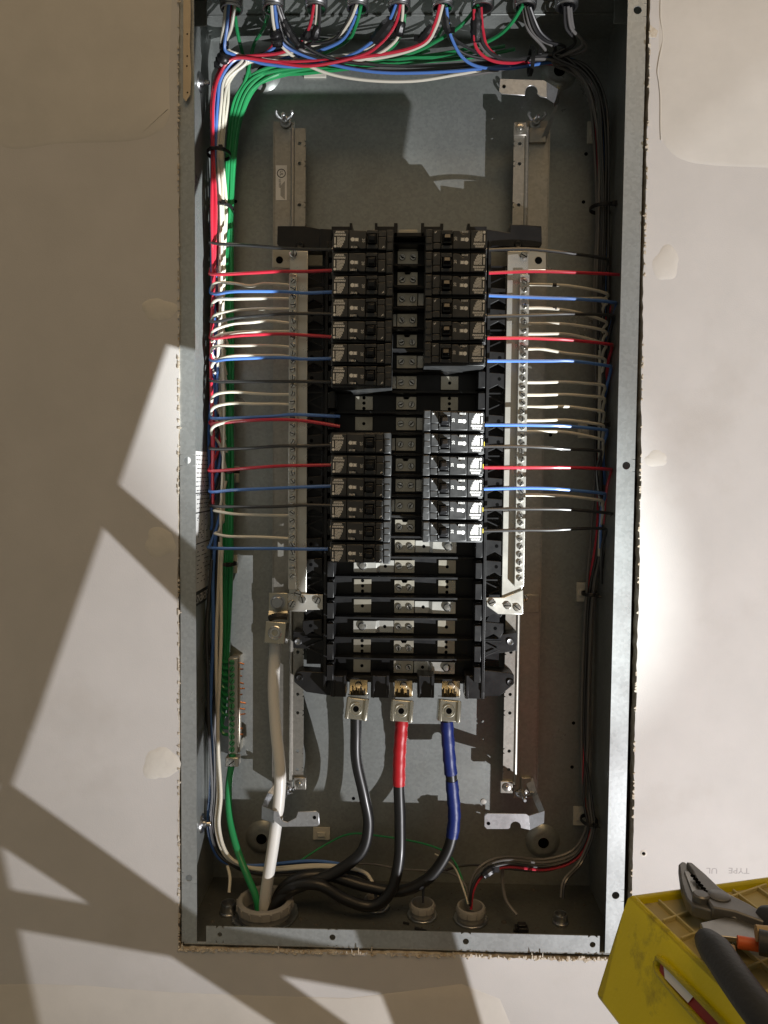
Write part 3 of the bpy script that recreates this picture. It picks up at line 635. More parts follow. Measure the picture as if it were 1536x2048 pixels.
# ================================================================== circuit breakers
def breaker_meshes():
    d = {}
    b = MB().box(-34, 35, 24, 84, -12.1, 12.1); b.box(27, 35, 14, 24.1, -12.1, 11.6); b.box(-36.5, -34, 40, 78, -11, 11)
    d['body'] = b.mesh('body', 'brk')
    f_ = MB().box(-33.5, -15.6, 12.6, 24.1, -10.2, 10.2)                 # label step
    f_.prism([(-15.2, -10.2), (-12, -10.2), (-7, -6), (-2.5, -10.2), (4.4, -10.2), (4.4, 10.2), (-15.2, 10.2)], 13.2, 24.1)
    d['face'] = f_.mesh('face', 'brk')
    g = MB().box(4.9, 17.6, 12, 24.1, -10.4, -5.6); g.box(4.9, 17.6, 12, 24.1, 6.4, 10.4); g.box(16.2, 17.6, 12, 24.1, -5.5, 6.3); g.box(4.9, 6.2, 14, 24.1, -5.5, 6.3)
    d['handle_guard'] = g.mesh('handle_guard', 'brk')
    h = MB(); h.prism([(6.8, -4.6), (15.4, -4.6), (15.4, 4.9), (6.8, 4.9)], 9, 24)
    hv = MB().add([(8, 3, -3.2), (14.2, 3, -3.2), (14.6, 1.6, 1.2), (7.6, 1.6, 1.2), (7.4, 10, -4.4), (14.8, 10, -4.4), (15, 10, 3.4), (7.2, 10, 3.4)], [(0, 1, 2, 3), (0, 4, 5, 1), (1, 5, 6, 2), (2, 6, 7, 3), (3, 7, 4, 0)])
    h.add(hv.v, hv.f); d['handle'] = h.mesh('handle', 'handle')
    e = MB().box(18.1, 26.6, 13.4, 24.1, 3.4, 10.2); e.box(18.1, 26.6, 12.9, 24.1, -11, 2.9); e.box(28, 34.6, 12.6, 14.1, -2.6, 4); e.box(28, 34.6, 12.9, 14.1, -11.4, -3.2)
    d['inner_block'] = e.mesh('inner_block', 'brk')
    # white print: title lines, paragraph columns, mark
    p = MB(); r = random.Random(2); y0, y1 = 12.35, 12.58
    for z, a, b_ in ((8.4, -30, -20.5), (7.2, -30.5, -20), (5.4, -31.5, -18.6), (4.3, -31.5, -18.4)):
        x = a
        while x < b_: l = r.uniform(.8, 2.2); p.box(x, min(b_, x+l), y0, y1, z-.42, z+.42); x += l+.35
    p.box(-31.6, -30.2, y0, y1, -5, 2.2); p.lathe((-30.6, 12.58, -7.8), (0, -1, 0), [(1.6, 0), (1.6, .2)], 10)
    for i in range(8):
        x = -28.4+1.15*i; lo = [-8.8, -9, -8.6, -9.3, -8.2, -6.6, -4, -1.5][i]
        z = lo
        while z < 2.2: l = r.uniform(1.2, 4); p.box(x, x+.75, y0, y1, z, min(2.4, z+l)); z += l+.35
    p.lathe((-11, 13.18, 0), (0, -1, 0), [(2.3, 0), (2.3, .2)], 12); p.lathe((-6.5, 13.18, -.2), (0, -1, 0), [(1.7, 0), (1.7, .2)], 10)
    for z in (-1.6, -.2, 1.2): p.box(-9, -4.2, 12.95, 13.15, z-.35, z+.35)
    for i in range(5): p.box(-12.5+i*1.5, -11.9+i*1.5, 12.95, 13.15, -9.6+.0*i, -7.4)
    d['printed_label'] = p.mesh('printed_label', 'ink')
    me = text_mesh('amp_rating', '20', 4.4, 'ink', (0, 0, -1), (1, 0, 0), (1.2, 13.1, -1), .06); d['amp_rating'] = me
    ts = MB().lathe((-36.5, 58, 0), (-1, 0, 0), [(4.5, 0), (4.5, 1.5), (2.5, 1.6), (.2, .6)], 12); d['terminal_screw'] = ts.mesh('terminal_screw', 'steel')
    s_ = MB().box(24.2-1.2, 24.2+1.2, 12.7, 12.95, -8.4, -8); s_.add([(22.5, 12.75, -9.2), (23.1, 12.75, -9.4), (25, 12.75, -7), (24.5, 12.75, -6.7)], [(0, 1, 2, 3)])
    d['slash_mark'] = s_.mesh('slash_mark', 'ink')
    return d
BMs = breaker_meshes()
ORD = ['top', 'second', 'third', 'fourth', 'fifth', 'sixth', 'seventh', 'eighth', 'ninth', 'tenth', 'eleventh', 'twelfth', 'thirteenth', 'fourteenth', 'fifteenth']
LROWS = list(range(0, 7))+list(range(9, 15)); RROWS = list(range(0, 6))+list(range(8, 14))
def place_breaker(side, k, idx, label):
    x = -50.5 if side < 0 else 56.5
    t = thing('circuit_breaker', label, 'circuit breaker', (x+random.uniform(-.6, .6), 0, ROWZ(k)-1.5), 'single pole breakers in the panel')
    if side > 0: t.rotation_euler = (0, math.pi, 0)
    t.rotation_euler.x = random.uniform(-.006, .006); t.rotation_euler.y += random.uniform(-.012, .012)
    for n_, me in BMs.items():
        obj(n_, me, t, bevel=.75 if n_ in ('body', 'face', 'handle_guard', 'inner_block') else (.4 if n_ == 'handle' else 0))
    return t
for i, k in enumerate(LROWS):
    g = ('upper', i, 7) if i < 7 else ('lower', i-7, 6)
    w_ = 'topmost' if g[1] == 0 else 'bottom' if g[1] == g[2]-1 else ORD[g[1]]
    place_breaker(-1, k, i, f'black 20 amp breaker, {w_} one{"" if w_ in ("topmost","bottom") else " from the top"} in the {g[0]} left block')
for i, k in enumerate(RROWS):
    g = ('upper', i, 6) if i < 6 else ('lower', i-6, 6)
    w_ = 'topmost' if g[1] == 0 else 'bottom' if g[1] == g[2]-1 else ORD[g[1]]
    bk_ = place_breaker(1, k, i, f'black 20 amp breaker, {w_} one{"" if w_ in ("topmost","bottom") else " from the top"} in the {g[0]} right block')
    if k in (9, 10, 12, 13): obj('terminal_mark', MB().box(-36.6, -34.2, 37, 39.9, -3, 2).mesh('terminal_mark', 'mark'), bk_)
# ================================================================== wires
WM = dict(red='red', blue='blue', black='blackw', white='white', grey='grey', green='green')
def wire(color, pts, label, group=None, r=1.95, per=7, world=None, name=None):
    P = world or px(pts)
    o = part(name or f'{color}_wire', MB().tube(spline(P, per), r, 8), WM[color])
    return tag(o, label, 'wire', group)
def jit(a): return random.uniform(-a, a)
# --- hot wires to the left breakers
LH = {0: ('black', [(430, 487), (500, 491), (560, 496), (620, 499), (664, 499)]), 1: ('red', [(428, 549), (500, 546), (560, 543), (610, 543), (664, 541)]),
      2: ('blue', [(430, 588), (470, 583), (560, 583), (610, 586), (664, 584)]), 3: ('black', [(428, 644), (480, 635), (560, 628), (610, 627), (664, 628)]),
      4: ('red', [(428, 677), (480, 671), (560, 668), (605, 670), (664, 674)]), 5: ('blue', [(428, 722), (460, 718), (560, 715), (610, 718), (664, 717)]),
      6: ('black', [(432, 763), (500, 763), (560, 763), (610, 763), (660, 764)]), 9: ('black', [(428, 898), (500, 896), (560, 892), (610, 892), (662, 890)]),
      10: ('red', [(425, 942), (500, 936), (560, 932), (605, 931), (662, 930)]), 11: ('blue', [(424, 984), (470, 980), (560, 976), (605, 974), (662, 972)]),
      12: ('black', [(426, 1012), (500, 1014), (560, 1013), (610, 1010), (662, 1011)]), 14: ('blue', [(422, 1096), (500, 1097), (560, 1097), (610, 1098), (656, 1098)])}
for k, (c, q) in LH.items():
    dep = [86, 66, 56, 52, 50]; i = LROWS.index(k)
    x0, y0 = q[0]
    P = [(447+jit(5), y0-110-jit(20), 118), (436+jit(3), y0-45, 112), (421, y0-8, 104)]+[(x, y, d) for (x, y), d in zip(q, dep)]
    wire(c, P, f'{c} wire crossing to the {ORD[i]} breaker{"" if i==0 else " from the top"} of the left column', 'circuit wires to the left breakers')
wire('blue', [(450, 740, 118), (432, 805, 110), (421, 832, 100), (440, 837, 82), (540, 833, 60), (585, 829, 50), (640, 831, 46), (680, 833, 44)], 'blue wire with a free end between the two left breaker blocks')
wire('red', [(446, 755, 118), (430, 825, 112), (420, 846, 100), (440, 846, 80), (520, 840, 60), (590, 840, 50), (640, 846, 45), (680, 853, 42)], 'red wire with a free end between the two left breaker blocks')
# --- white wires to the left neutral bar
LWh = [(570, [(432, 566), (470, 567), (500, 572), (530, 567)]), (597, [(434, 600), (470, 598), (520, 597), (545, 597)]), (618, [(432, 630), (465, 622), (510, 618), (548, 618)]),
       (646, [(430, 660), (465, 648), (500, 645), (540, 642)]), (663, [(434, 672), (470, 665), (510, 663), (550, 663)]), (694, [(430, 693), (470, 692), (520, 691), (555, 692)]),
       (713, [(432, 722), (465, 712), (510, 711), (555, 711)]), (789, [(430, 790), (460, 784), (510, 787), (550, 789)]), (809, [(428, 815), (460, 807), (510, 808), (550, 808)]),
       (840, [(428, 853), (460, 843), (500, 841), (545, 840)]), (1031, [(432, 1022), (470, 1028), (520, 1030), (560, 1031)]), (1077, [(433, 1068), (460, 1073), (520, 1074), (560, 1076)])]
for i, (yb, q) in enumerate(LWh):
    y0 = q[0][1]; up = i >= 10
    P = [(452+jit(4), y0+(90 if not up else -60), 116), (440, y0+(38 if not up else -10), 108), (424 if not up else 431, y0+(16 if not up else -2), 98)]+[(x, y, d) for (x, y), d in zip(q, (84, 74, 69, 68))]+[(578, yb, 68), (586, yb, 68)]
    wire('white', P, f'white wire to the left neutral bar, {ORD[i]}{" one" if i==0 else " from the top"}', 'white wires to the left neutral bar', 1.85)
# --- hot wires to the right breakers
RH = {0: ('black', [(978, 500), (1050, 498), (1110, 503), (1150, 508), (1205, 516)]), 1: ('red', [(978, 546), (1050, 543), (1100, 543), (1150, 545), (1232, 549)]),
      2: ('blue', [(978, 591), (1050, 594), (1100, 596), (1155, 598), (1222, 604)]), 3: ('black', [(975, 633), (1050, 631), (1100, 629), (1145, 628), (1216, 630)]),
      4: ('red', [(975, 676), (1050, 676), (1100, 678), (1140, 680), (1214, 688)]), 5: ('blue', [(975, 722), (1050, 722), (1100, 722), (1145, 722), (1212, 731)]),
      8: ('blue', [(970, 850), (1040, 850), (1090, 851), (1130, 852), (1204, 859)]), 9: ('black', [(966, 893), (1040, 893), (1090, 895), (1130, 898), (1192, 901)]),
      10: ('red', [(968, 935), (1040, 935), (1090, 935), (1130, 935), (1212, 938)]), 11: ('blue', [(968, 978), (1050, 976), (1100, 977), (1130, 979), (1200, 986)]),
      12: ('black', [(964, 1019), (1040, 1018), (1100, 1018), (1140, 1019), (1214, 1026)]), 13: ('black', [(962, 1062), (1050, 1060), (1100, 1060), (1140, 1058), (1202, 1057)])}
for k, (c, q) in RH.items():
    i = RROWS.index(k); xe, ye = q[-1]
    P = [(x, y, d) for (x, y), d in zip(q, (52, 48, 47, 50, 66))]+[(xe+10, ye+6, 82), (xe+2, ye+40, 100), (1204+jit(6), ye+110, 112)]
    wire(c, P, f'{c} wire crossing to the {ORD[i]} breaker{"" if i==0 else " from the top"} of the right column', 'circuit wires to the right breakers')
RWh = [(569, 571, 584), (598, 597, 597), (616, 620, 640), (647, 648, 660), (668, 668, 686), (698, 706, 716), (765, 764, 770), (790, 789, 795), (814, 813, 823), (841, 840, 850), (863, 864, 880), (990, 992, 1002)]
for i, (a, b, c) in enumerate(RWh):
    P = [(1046, a, 67), (1060, a, 67), (1084, a, 67), (1130, b, 69), (1175, (b+c)/2, 74), (1204, c, 80), (1216-2*i*.5, c+7, 86), (1206, c+20, 96), (1200, c+60, 108), (1198, c+110, 116)]
    wr = wire('white', P, f'white wire to the right neutral bar, {ORD[i]}{" one" if i==0 else " from the top"}', 'white wires to the right neutral bar', 1.85)
    if i in (0, 2): q0, q1 = U(1105, a+.5, 68), U(1113, a+1, 68); part('ink_mark', MB().tube([q0, q1], 2.25, 8), 'inkk', bpy.data.objects[-1] if False else wr)
# --- left bundle: top fittings -> corner -> down the left side
def left_run(c, top, xo, do, yend, label, group, r=1.85):
    P = list(top)+[(478+xo*1.3, 122+do*.5+jit(3), 88+do), (444+xo, 150+jit(6)+xo*.4, 90+do), (434+xo+jit(4), 205, 94+do+jit(5)), (431+xo*.8, 305, 98+do*.7), (432+xo+jit(6), 420, 102+do+jit(6)), (431+xo+jit(6), 560, 106+do+jit(6)), (431+xo+jit(6), 720, 110+do+jit(5))]
    y = 880
    while y < yend: P.append((430+xo+jit(6), y, 112+do+jit(5))); y += 150
    P.append((431+xo, yend, 114+do))
    return wire(c, P, label, group, r)
NTH = ['first', 'second', 'third', 'fourth', 'fifth', 'sixth', 'seventh', 'eighth', 'ninth']
CXS = [463, 547, 632, 715, 798, 885, 965, 1050, 1133]
def lr(c, fit, top, xo, do, yend, n=''):
    left_run(c, top, xo, do, yend, f'{n}{c} wire from the {NTH[fit]} fitting at the top, running down the left side', 'wires bundled down the left side')
lr('white', 0, [(452, 8, 36), (447, 55, 52), (446, 95, 66)], 6, -6, 760, 'outer '); lr('white', 0, [(470, 8, 38), (463, 55, 52), (452, 95, 68)], 12, -2, 1100, 'inner ')
lr('blue', 0, [(458, 8, 34), (454, 55, 50), (450, 100, 62)], -3, -9, 820); lr('red', 0, [(461, 8, 44), (457, 55, 58), (447, 100, 72)], -6, -2, 700)
lr('red', 2, [(628, 8, 34), (620, 50, 52), (603, 80, 70), (560, 106, 80)], -7, -12, 980); lr('white', 2, [(634, 8, 40), (629, 55, 60), (600, 95, 80), (550, 115, 88)], 9, 3, 900)
lr('black', 2, [(640, 8, 38), (636, 60, 58), (615, 92, 74), (560, 96, 82)], -4, 6, 1000); lr('black', 3, [(708, 8, 36), (690, 50, 58), (660, 82, 74), (580, 93, 80)], 0, 8, 900)
lr('white', 3, [(714, 8, 34), (698, 45, 54), (670, 75, 72), (600, 98, 84)], 14, 6, 1040)
lr('blue', 4, [(792, 8, 34), (776, 45, 50), (742, 85, 70), (690, 115, 82), (600, 133, 84), (530, 128, 84)], -1, -10, 900); lr('red', 4, [(801, 8, 34), (790, 50, 50), (760, 88, 68), (720, 112, 78), (620, 132, 80), (540, 122, 80)], -8, -13, 680)
lr('white', 4, [(806, 8, 38), (803, 45, 52), (788, 85, 70), (730, 118, 84), (620, 128, 90), (540, 118, 90)], 16, 0, 850, 'front '); lr('white', 4, [(797, 8, 40), (783, 45, 56), (752, 84, 76), (700, 108, 92), (600, 118, 96)], 10, 8, 650, 'rear ')
lr('red', 5, [(880, 8, 36), (868, 50, 52), (845, 86, 68), (780, 106, 78), (680, 118, 82), (560, 124, 80)], -5, -15, 1010); lr('white', 5, [(886, 8, 36), (872, 55, 54), (846, 90, 72), (770, 114, 86), (660, 126, 92), (550, 122, 92)], 18, 4, 700)
# blue and red spares that ride with them
lr('blue', 1, [(552, 20, 44), (556, 60, 60), (552, 90, 78), (520, 112, 84)], -9, 2, 1060); lr('blue', 3, [(716, 10, 44), (704, 50, 62), (676, 86, 82), (600, 112, 90), (540, 116, 90)], -2, 12, 1000); lr('red', 1, [(545, 15, 46), (550, 60, 62), (545, 92, 80), (515, 116, 86)], -4, 14, 820)
# --- green earth wires to the earth bar
EB = [(462, 1325+13.1*i) for i in range(14)]
GT = [(1, [(540, 10, 40), (528, 55, 70), (508, 90, 104)]), (3, [(722, 10, 40), (712, 50, 66), (690, 85, 96), (610, 122, 112), (535, 136, 112)]), (6, [(956, 10, 38), (925, 48, 60), (880, 78, 84), (815, 108, 104), (700, 126, 112), (560, 140, 112)]),
      (7, [(1046, 10, 38), (1020, 50, 62), (985, 78, 86), (925, 100, 104), (800, 118, 114), (640, 130, 116), (545, 140, 114)]), (7, [(1010, 92, 118), (900, 112, 120), (780, 122, 120), (640, 136, 120), (550, 142, 118)]),
      (5, [(892, 8, 46), (886, 55, 76), (850, 95, 104), (740, 124, 116), (600, 140, 118)]), (2, [(636, 8, 48), (634, 60, 80), (604, 108, 108), (545, 138, 116)]), (0, [(468, 8, 46), (474, 60, 80), (486, 110, 108)]), (8, [(1030, 98, 122), (940, 115, 124), (760, 130, 124), (600, 144, 122)]),
      (4, [(808, 8, 46), (806, 55, 78), (776, 100, 108), (680, 130, 118), (570, 144, 118)]), (5, [(860, 100, 112), (760, 128, 120), (620, 146, 122), (545, 152, 120)])]
for i, (ft, top) in enumerate(GT):
    xo = -9+1.9*i; do = (i % 3)*5
    bx, by = EB[i if i < 9 else i+1]
    P = list(top)+[(500+xo, 168+xo*.9, 112+do*.5), (476+xo, 215+xo, 114+do*.5), (464+xo*.9, 285, 118+do*.5), (458+xo*.9+jit(2), 400, 120+do*.5), (455+xo*.9+jit(3), 560, 122+do*.5), (455+xo*.9+jit(3), 740, 122+do*.5), (457+xo*.9+jit(3), 920, 122+do*.5), (455+xo*.9, 1080, 122+do*.5), (452+xo*.8+jit(2), 1200, 122+do*.5),
              (446+xo*.5, by-60, 126), (443, by-16, 126), (447, by-2, 124), (455, by, 123), (466, by, 123)]
    wire('green', P, f'green earth wire, {ORD[i]}{" one" if i==0 else " down"} of those ending on the earth bar', 'green earth wires on the left', 2.2)
# --- top run from left to right, and the right bundle
def right_run(c, top, xo, do, yend, label, r=1.85, tail=None):
    P = list(top)+[(1110+jit(6), 118+do*.6+jit(5), 96+do), (1165+xo*.5, 142-xo*.6+jit(4), 98+do), (1196+xo, 195-xo*.4, 100+do), (1208+xo+jit(5), 290, 102+do+jit(6)), (1207+xo*.8, 425, 106+do*.7), (1206+xo+jit(6), 600, 110+do+jit(6))]
    y = 760
    while y < min(yend, 1120): P.append((1203+xo*.9+jit(6), y, 114+do+jit(5))); y += 150
    if yend > 1150:
        for yy, xx in ((1180, 1184), (1330, 1176), (1480, 1172)): 
            P.append((xx+xo*.55+jit(2), yy, 120+do*.5))
        P += tail
    else: P.append((1202+xo*.9, yend, 116+do))
    return wire(c, P, label, 'wires bundled down the right side', r)
def rr2(c, fit, top, xo, do, yend, n='', tail=None):
    right_run(c, top, xo, do, yend, f'{n}{c} wire from the {NTH[fit]} fitting at the top, running down the right side', 1.85, tail)
rr2('blue', 1, [(549, 10, 36), (555, 55, 52), (566, 88, 68), (610, 112, 80), (690, 135, 84), (780, 146, 84), (900, 143, 84), (1000, 133, 86)], 9, 4, 1000)
rr2('black', 1, [(556, 12, 42), (562, 60, 58), (580, 90, 72), (640, 118, 82), (720, 138, 86), (800, 142, 88), (900, 136, 88), (1000, 128, 90)], 12, -2, 950, 'low ')
rr2('white', 1, [(543, 10, 34), (548, 55, 50), (560, 88, 66), (600, 122, 92), (660, 148, 100), (740, 161, 102), (830, 162, 102), (920, 148, 98), (1000, 134, 94)], -10, 8, 870)
rr2('grey', 1, [(554, 8, 36), (564, 38, 48), (585, 82, 62), (612, 104, 78), (700, 136, 96), (820, 146, 100), (930, 150, 100), (1010, 138, 96)], -14, 4, 800)
rr2('black', 1, [(560, 12, 38), (575, 50, 54), (610, 92, 70), (680, 122, 82), (800, 132, 90), (900, 130, 92), (1000, 122, 94)], 6, 4, 1040)
rr2('black', 5, [(890, 10, 38), (892, 45, 52), (900, 78, 66), (930, 108, 80), (1000, 120, 90)], 2, 0, 1060, '', )
rr2('blue', 5, [(893, 14, 38), (897, 50, 52), (904, 78, 62), (925, 115, 72), (960, 134, 78), (1020, 137, 84)], 0, 8, 1120)
rr2('black', 5, [(889, 16, 42), (894, 55, 56), (908, 78, 66), (945, 100, 78), (1000, 122, 88)], -4, -8, 700, 'short ')
rr2('red', 6, [(948, 18, 36), (948, 60, 48), (952, 94, 58), (975, 117, 68), (1015, 126, 78)], -2, 14, 980)
rr2('grey', 6, [(954, 18, 40), (955, 60, 52), (960, 88, 62), (980, 110, 72), (1020, 118, 82)], -12, -4, 760)
rr2('black', 6, [(958, 16, 36), (960, 55, 48), (966, 86, 58), (990, 112, 70), (1030, 120, 80)], 4, -6, 1020)
rr2('grey', 7, [(1051, 10, 38), (1060, 52, 54), (1080, 78, 72), (1110, 96, 86)], -8, 12, 900)
rr2('black', 7, [(1055, 12, 36), (1070, 58, 52), (1092, 82, 68), (1130, 94, 82)], 0, -10, 1000)
BT1 = [(1168, 1600, 112), (1176, 1660, 100), (1150, 1712, 92), (1090, 1733, 84), (1010, 1728, 74), (965, 1745, 64), (945, 1775, 58), (940, 1812, 56)]
BT2 = [(1180, 1600, 110), (1184, 1660, 96), (1160, 1722, 84), (1128, 1760, 66), (1122, 1795, 58)]
def shift(T, a, b, c): return [(x+a, y+b, d+c) for x, y, d in T]
rr2('black', 8, [(1129, 12, 38), (1132, 55, 52), (1150, 86, 68)], -2, 10, 1500, '', BT1)
rr2('grey', 8, [(1136, 12, 36), (1142, 55, 50), (1165, 90, 66)], 6, 2, 1500, 'front ', shift(BT1, 3, -8, 4))
rr2('grey', 8, [(1141, 14, 42), (1148, 60, 58), (1172, 98, 74)], 11, 10, 1500, 'rear ', BT2)
rr2('grey', 7, [(1046, 14, 44), (1056, 58, 62), (1085, 92, 84)], -17, 12, 1500, 'long ', shift(BT1, -2, -14, 8))
rr2('black', 7, [(1060, 14, 42), (1080, 62, 60), (1110, 92, 80)], -8, 8, 1500, 'long ', shift(BT2, 4, 2, -2))
rr2('red', 6, [(962, 14, 44), (966, 60, 58), (978, 98, 70), (1020, 124, 84)], -14, 16, 1500, 'long ', shift(BT1, 2, 6, 2))
# --- low left wires that go on to the bottom corner
for i, (c, x, d) in enumerate((('blue', 424, 100), ('black', 430, 104), ('white', 436, 88), ('white', 440, 84), ('black', 422, 108), ('black', 419, 92), ('grey', 430, 118))):
    P = [(x+6+jit(4), 1060+12*i, d+10), (x+2, 1150, d+6), (x-1+jit(5), 1260, d+2), (x+1+jit(5), 1360, d+jit(5)), (x-3+jit(5), 1430, d), (x+2+jit(5), 1510, d+jit(4)), (x-4+(2*i), 1590, d), (x-8+i*2, 1650, d), (x+4+i*2, 1700, d-4), (x+30+i*2, 1726, d-6), (x+90, 1731+i*3, d+2), (x+200, 1722+i*4, d+6), (x+280, 1735+i*2, d-4), (745, 1765, 70), (752, 1800, 66)]
    wire(c, P, f'{["single","right hand","outer","inner","middle","far left","single"][i]} {c} wire descending past the earth bar to the lower left corner', 'wires down to the lower left corner', 2.2)
wire('green', [(600, 1722, 120), (650, 1690, 136), (700, 1668, 134), (760, 1672, 132), (850, 1688, 128), (900, 1712, 110), (925, 1760, 76), (934, 1806, 62)], 'thin green wire looping low across the back plate', r=1.3)
wire('grey', [(938, 1806, 60), (930, 1770, 66), (905, 1748, 82), (860, 1742, 100), (800, 1738, 110), (740, 1728, 114), (660, 1730, 112)], 'thin grey wire from the right of centre bushing running left along the bottom', r=1.4)
wire('white', [(936, 1808, 58), (926, 1775, 64), (912, 1740, 84), (895, 1722, 104), (870, 1708, 122)], 'thin pale wire rising leftward from the right of centre bushing', r=1.2)
wire('black', [(846, 1806, 66), (850, 1770, 74), (880, 1745, 92), (940, 1730, 104), (1020, 1738, 100), (1090, 1742, 90), (1140, 1725, 96)], 'thin black wire from the plain bushing running right along the bottom', r=1.6)
wire('white', [(455, 1732, 84), (460, 1755, 72), (458, 1785, 62)], 'short white wire into the small fitting at the bottom left corner')
# --- feeder cables
def cable(name, pts, r, m, label, tape=None):
    P = spline(px(pts), 9); o = part(name, MB().tube(P, r, 16), m); tag(o, label, 'cable')
    if tape:
        for i0, i1, tm in tape:
            seg = P[i0:i1]; rr = [r+.5+.75*((i % 4)/3) for i in range(len(seg))]
            part('tape_wrap', MB().tube(seg, rr, 16), tm, o)
    return o
cable('white_cable', [(552, 1262, 58), (550, 1300, 58), (547, 1380, 56), (552, 1460, 54), (560, 1540, 50), (558, 1600, 50), (548, 1680, 54), (537, 1750, 58), (530, 1800, 60), (528, 1850, 60)], 7.3, 'feedw', 'thick white feeder cable from the left lug down to the large bushing')
cable('black_cable', [(712, 1416, 56), (712, 1460, 56), (713, 1520, 58), (728, 1590, 62), (737, 1650, 66), (722, 1705, 66), (670, 1745, 64), (620, 1765, 62), (575, 1785, 60), (548, 1815, 58), (540, 1850, 58)], 7.0, 'feedb', 'thick black feeder cable without coloured tape, from the left of three lugs')
cable('black_cable', [(804, 1418, 56), (803, 1450, 56), (799, 1510, 56), (798, 1570, 56), (800, 1640, 56), (798, 1720, 54), (780, 1785, 52), (742, 1812, 52), (690, 1798, 52), (640, 1770, 54), (590, 1772, 58), (558, 1795, 62), (548, 1840, 62)], 7.0, 'feedb', 'thick black feeder cable wrapped in red tape, from the middle lug', [(6, 28, 'tapeR')])
cable('black_cable', [(893, 1420, 56), (894, 1452, 56), (899, 1520, 58), (905, 1580, 60), (908, 1640, 62), (896, 1700, 62), (858, 1755, 60), (800, 1782, 62), (730, 1772, 68), (660, 1752, 70), (600, 1755, 66), (560, 1785, 66), (548, 1835, 64)], 7.0, 'feedb', 'thick black feeder cable wrapped in blue tape, from the right lug', [(7, 23, 'tapeB'), (24, 42, 'tapeB')])
cable('green_cable', [(465, 1508, 118), (463, 1530, 116), (457, 1580, 110), (460, 1640, 100), (475, 1700, 86), (496, 1755, 70), (513, 1798, 62), (520, 1850, 60)], 4.6, 'green', 'thick green earth cable from the earth bar lug to the large bushing')
# --- earth bar
p0, p1 = U(457, 1316, 118), U(477, 1508, 118)
eb = thing('earth_bar', 'narrow earth bar with a column of green screws on the left', 'earth bar', ((p0.x+p1.x)/2, BD, p1.z))
EO = -Vector(((p0.x+p1.x)/2, BD, p1.z))
def ep(n_, mb, m, parent=eb, **k):
    o = part(n_, mb, m, None, **k); o.parent = parent
    if parent is eb: o.location = EO*MM
    return o
ep('bar', MB().box(p0.x, p0.x+12, 117, 129, p1.z, p0.z), 'alum', bevel=.6); ep('bar_edge', MB().box(p0.x+12.2, p1.x+1, 122, 131, p1.z, p0.z+2), 'nick', bevel=.6)
ep('mounting_foot', MB().box(p0.x+1, p1.x, 131, BD-.1, p1.z, p1.z+12), 'nick'); ep('mounting_foot', MB().box(p0.x+1, p1.x, 131, BD-.1, p0.z-12, p0.z), 'nick')
gs = slotted(3.7, 'green_s')
for i in range(15):
    q = U(464, 1325+12.4*i, 117); o = obj('green_screw', gs, eb, EO+Vector((q.x, 117, q.z))); s_ = obj('slot', slot_s, o); s_.rotation_euler = (0, random.uniform(0, 3), 0)
cp_ = MB()
for i in range(22):
    q = U(478, 1330+8*i, 124); l = random.uniform(3, 9); cp_.tube([(q.x, 125, q.z), (q.x+l, 124+jit(2), q.z+jit(1.5))], .9, 5)
for i in range(11):
    q = U(478, EB[i if i < 9 else i+1][1], 124); o = ep('bare_copper_end', MB().tube([(q.x-1, 124, q.z), (q.x+random.uniform(4, 9), 123+jit(2), q.z+jit(2))], 1.1, 6), 'copper')
a, b = U(452, 1513, 116), U(478, 1532, 116)
lb = ep('lug_block', MB().box(a.x, b.x, 112, 128, b.z, a.z), 'alum', bevel=1)
o = part('slotted_screw', MB().lathe(((a.x+b.x)/2, 112, (a.z+b.z)/2), (0, -1, 0), [(5.4, 0), (5.2, 1.2), (.1, 1.6)], 18), 'steel'); o.parent = lb
s_ = obj('slot', slot_m, lb, ((a.x+b.x)/2, 112.9, (a.z+b.z)/2)); s_.rotation_euler = (0, -.7, 0)
# ================================================================== fittings
def lock_fitting(x, i):
    c = U(x, 12, 40); c = Vector((c.x, 40, BT))
    t = thing('conduit_fitting', f'grey threaded conduit fitting at the top of the box, {NTH[i]} from the left', 'conduit fitting', c, 'conduit fittings along the top')
    part('locknut', MB().lathe((0, 0, 0), (0, 0, -1), [(17.5, .2), (17.5, 3.2), (14, 4)], 10), 'zinc', t, bevel=.6)
    pf = [(13.2, 0)]
    for k in range(9): pf += [(13.4, 4+k*2.0), (12.3, 5+k*2.0)]
    pf += [(13, 22.6), (12.4, 24), (10.6, 24), (10.4, 2)]
    part('threaded_sleeve', MB().lathe((0, 0, 0), (0, 0, -1), pf, 24, False), 'zinc', t)
    part('throat', MB().lathe((0, 0, 0), (0, 0, -1), [(10.5, 3), (10.5, 4)], 20), 'hole', t)
for i, x in enumerate(CXS): lock_fitting(x, i)
def bushing(name, x, y, d, r, h, m, label, ribs=12, nut=True):
    v = U(x, y, d); c = Vector((v.x, d, BB)); t = thing(name, label, 'bushing', c)
    pr = [(r*.98, 0), (r, h*.2), (r*1.02, h*.45), (r*1.06, h*.5), (r*1.04, h*.92), (r*.98, h), (r*.86, h), (r*.82, h*.9), (r*.80, 1)]
    part('collar', MB().lathe((0, 0, 0), (0, 0, 1), pr, 36, False), m, t)
    for k in range(ribs):
        a = 2*math.pi*k/ribs; o = part('grip_rib', MB().box(r*1.03, r*1.085, -r*.045, r*.045, h*.52, h*.9), m, t, bevel=.4); o.rotation_euler = (0, 0, a)
    if nut: part('locknut', MB().lathe((0, 0, 0), (0, 0, 1), [(r*1.28, .1), (r*1.28, 2.6), (r*1.06, 3.4)], 12), 'zinc', t, bevel=.5)
    part('throat', MB().lathe((0, 0, 0), (0, 0, 1), [(r*.8, 1.2), (r*.8, 1.6)], 28), 'hole', t)
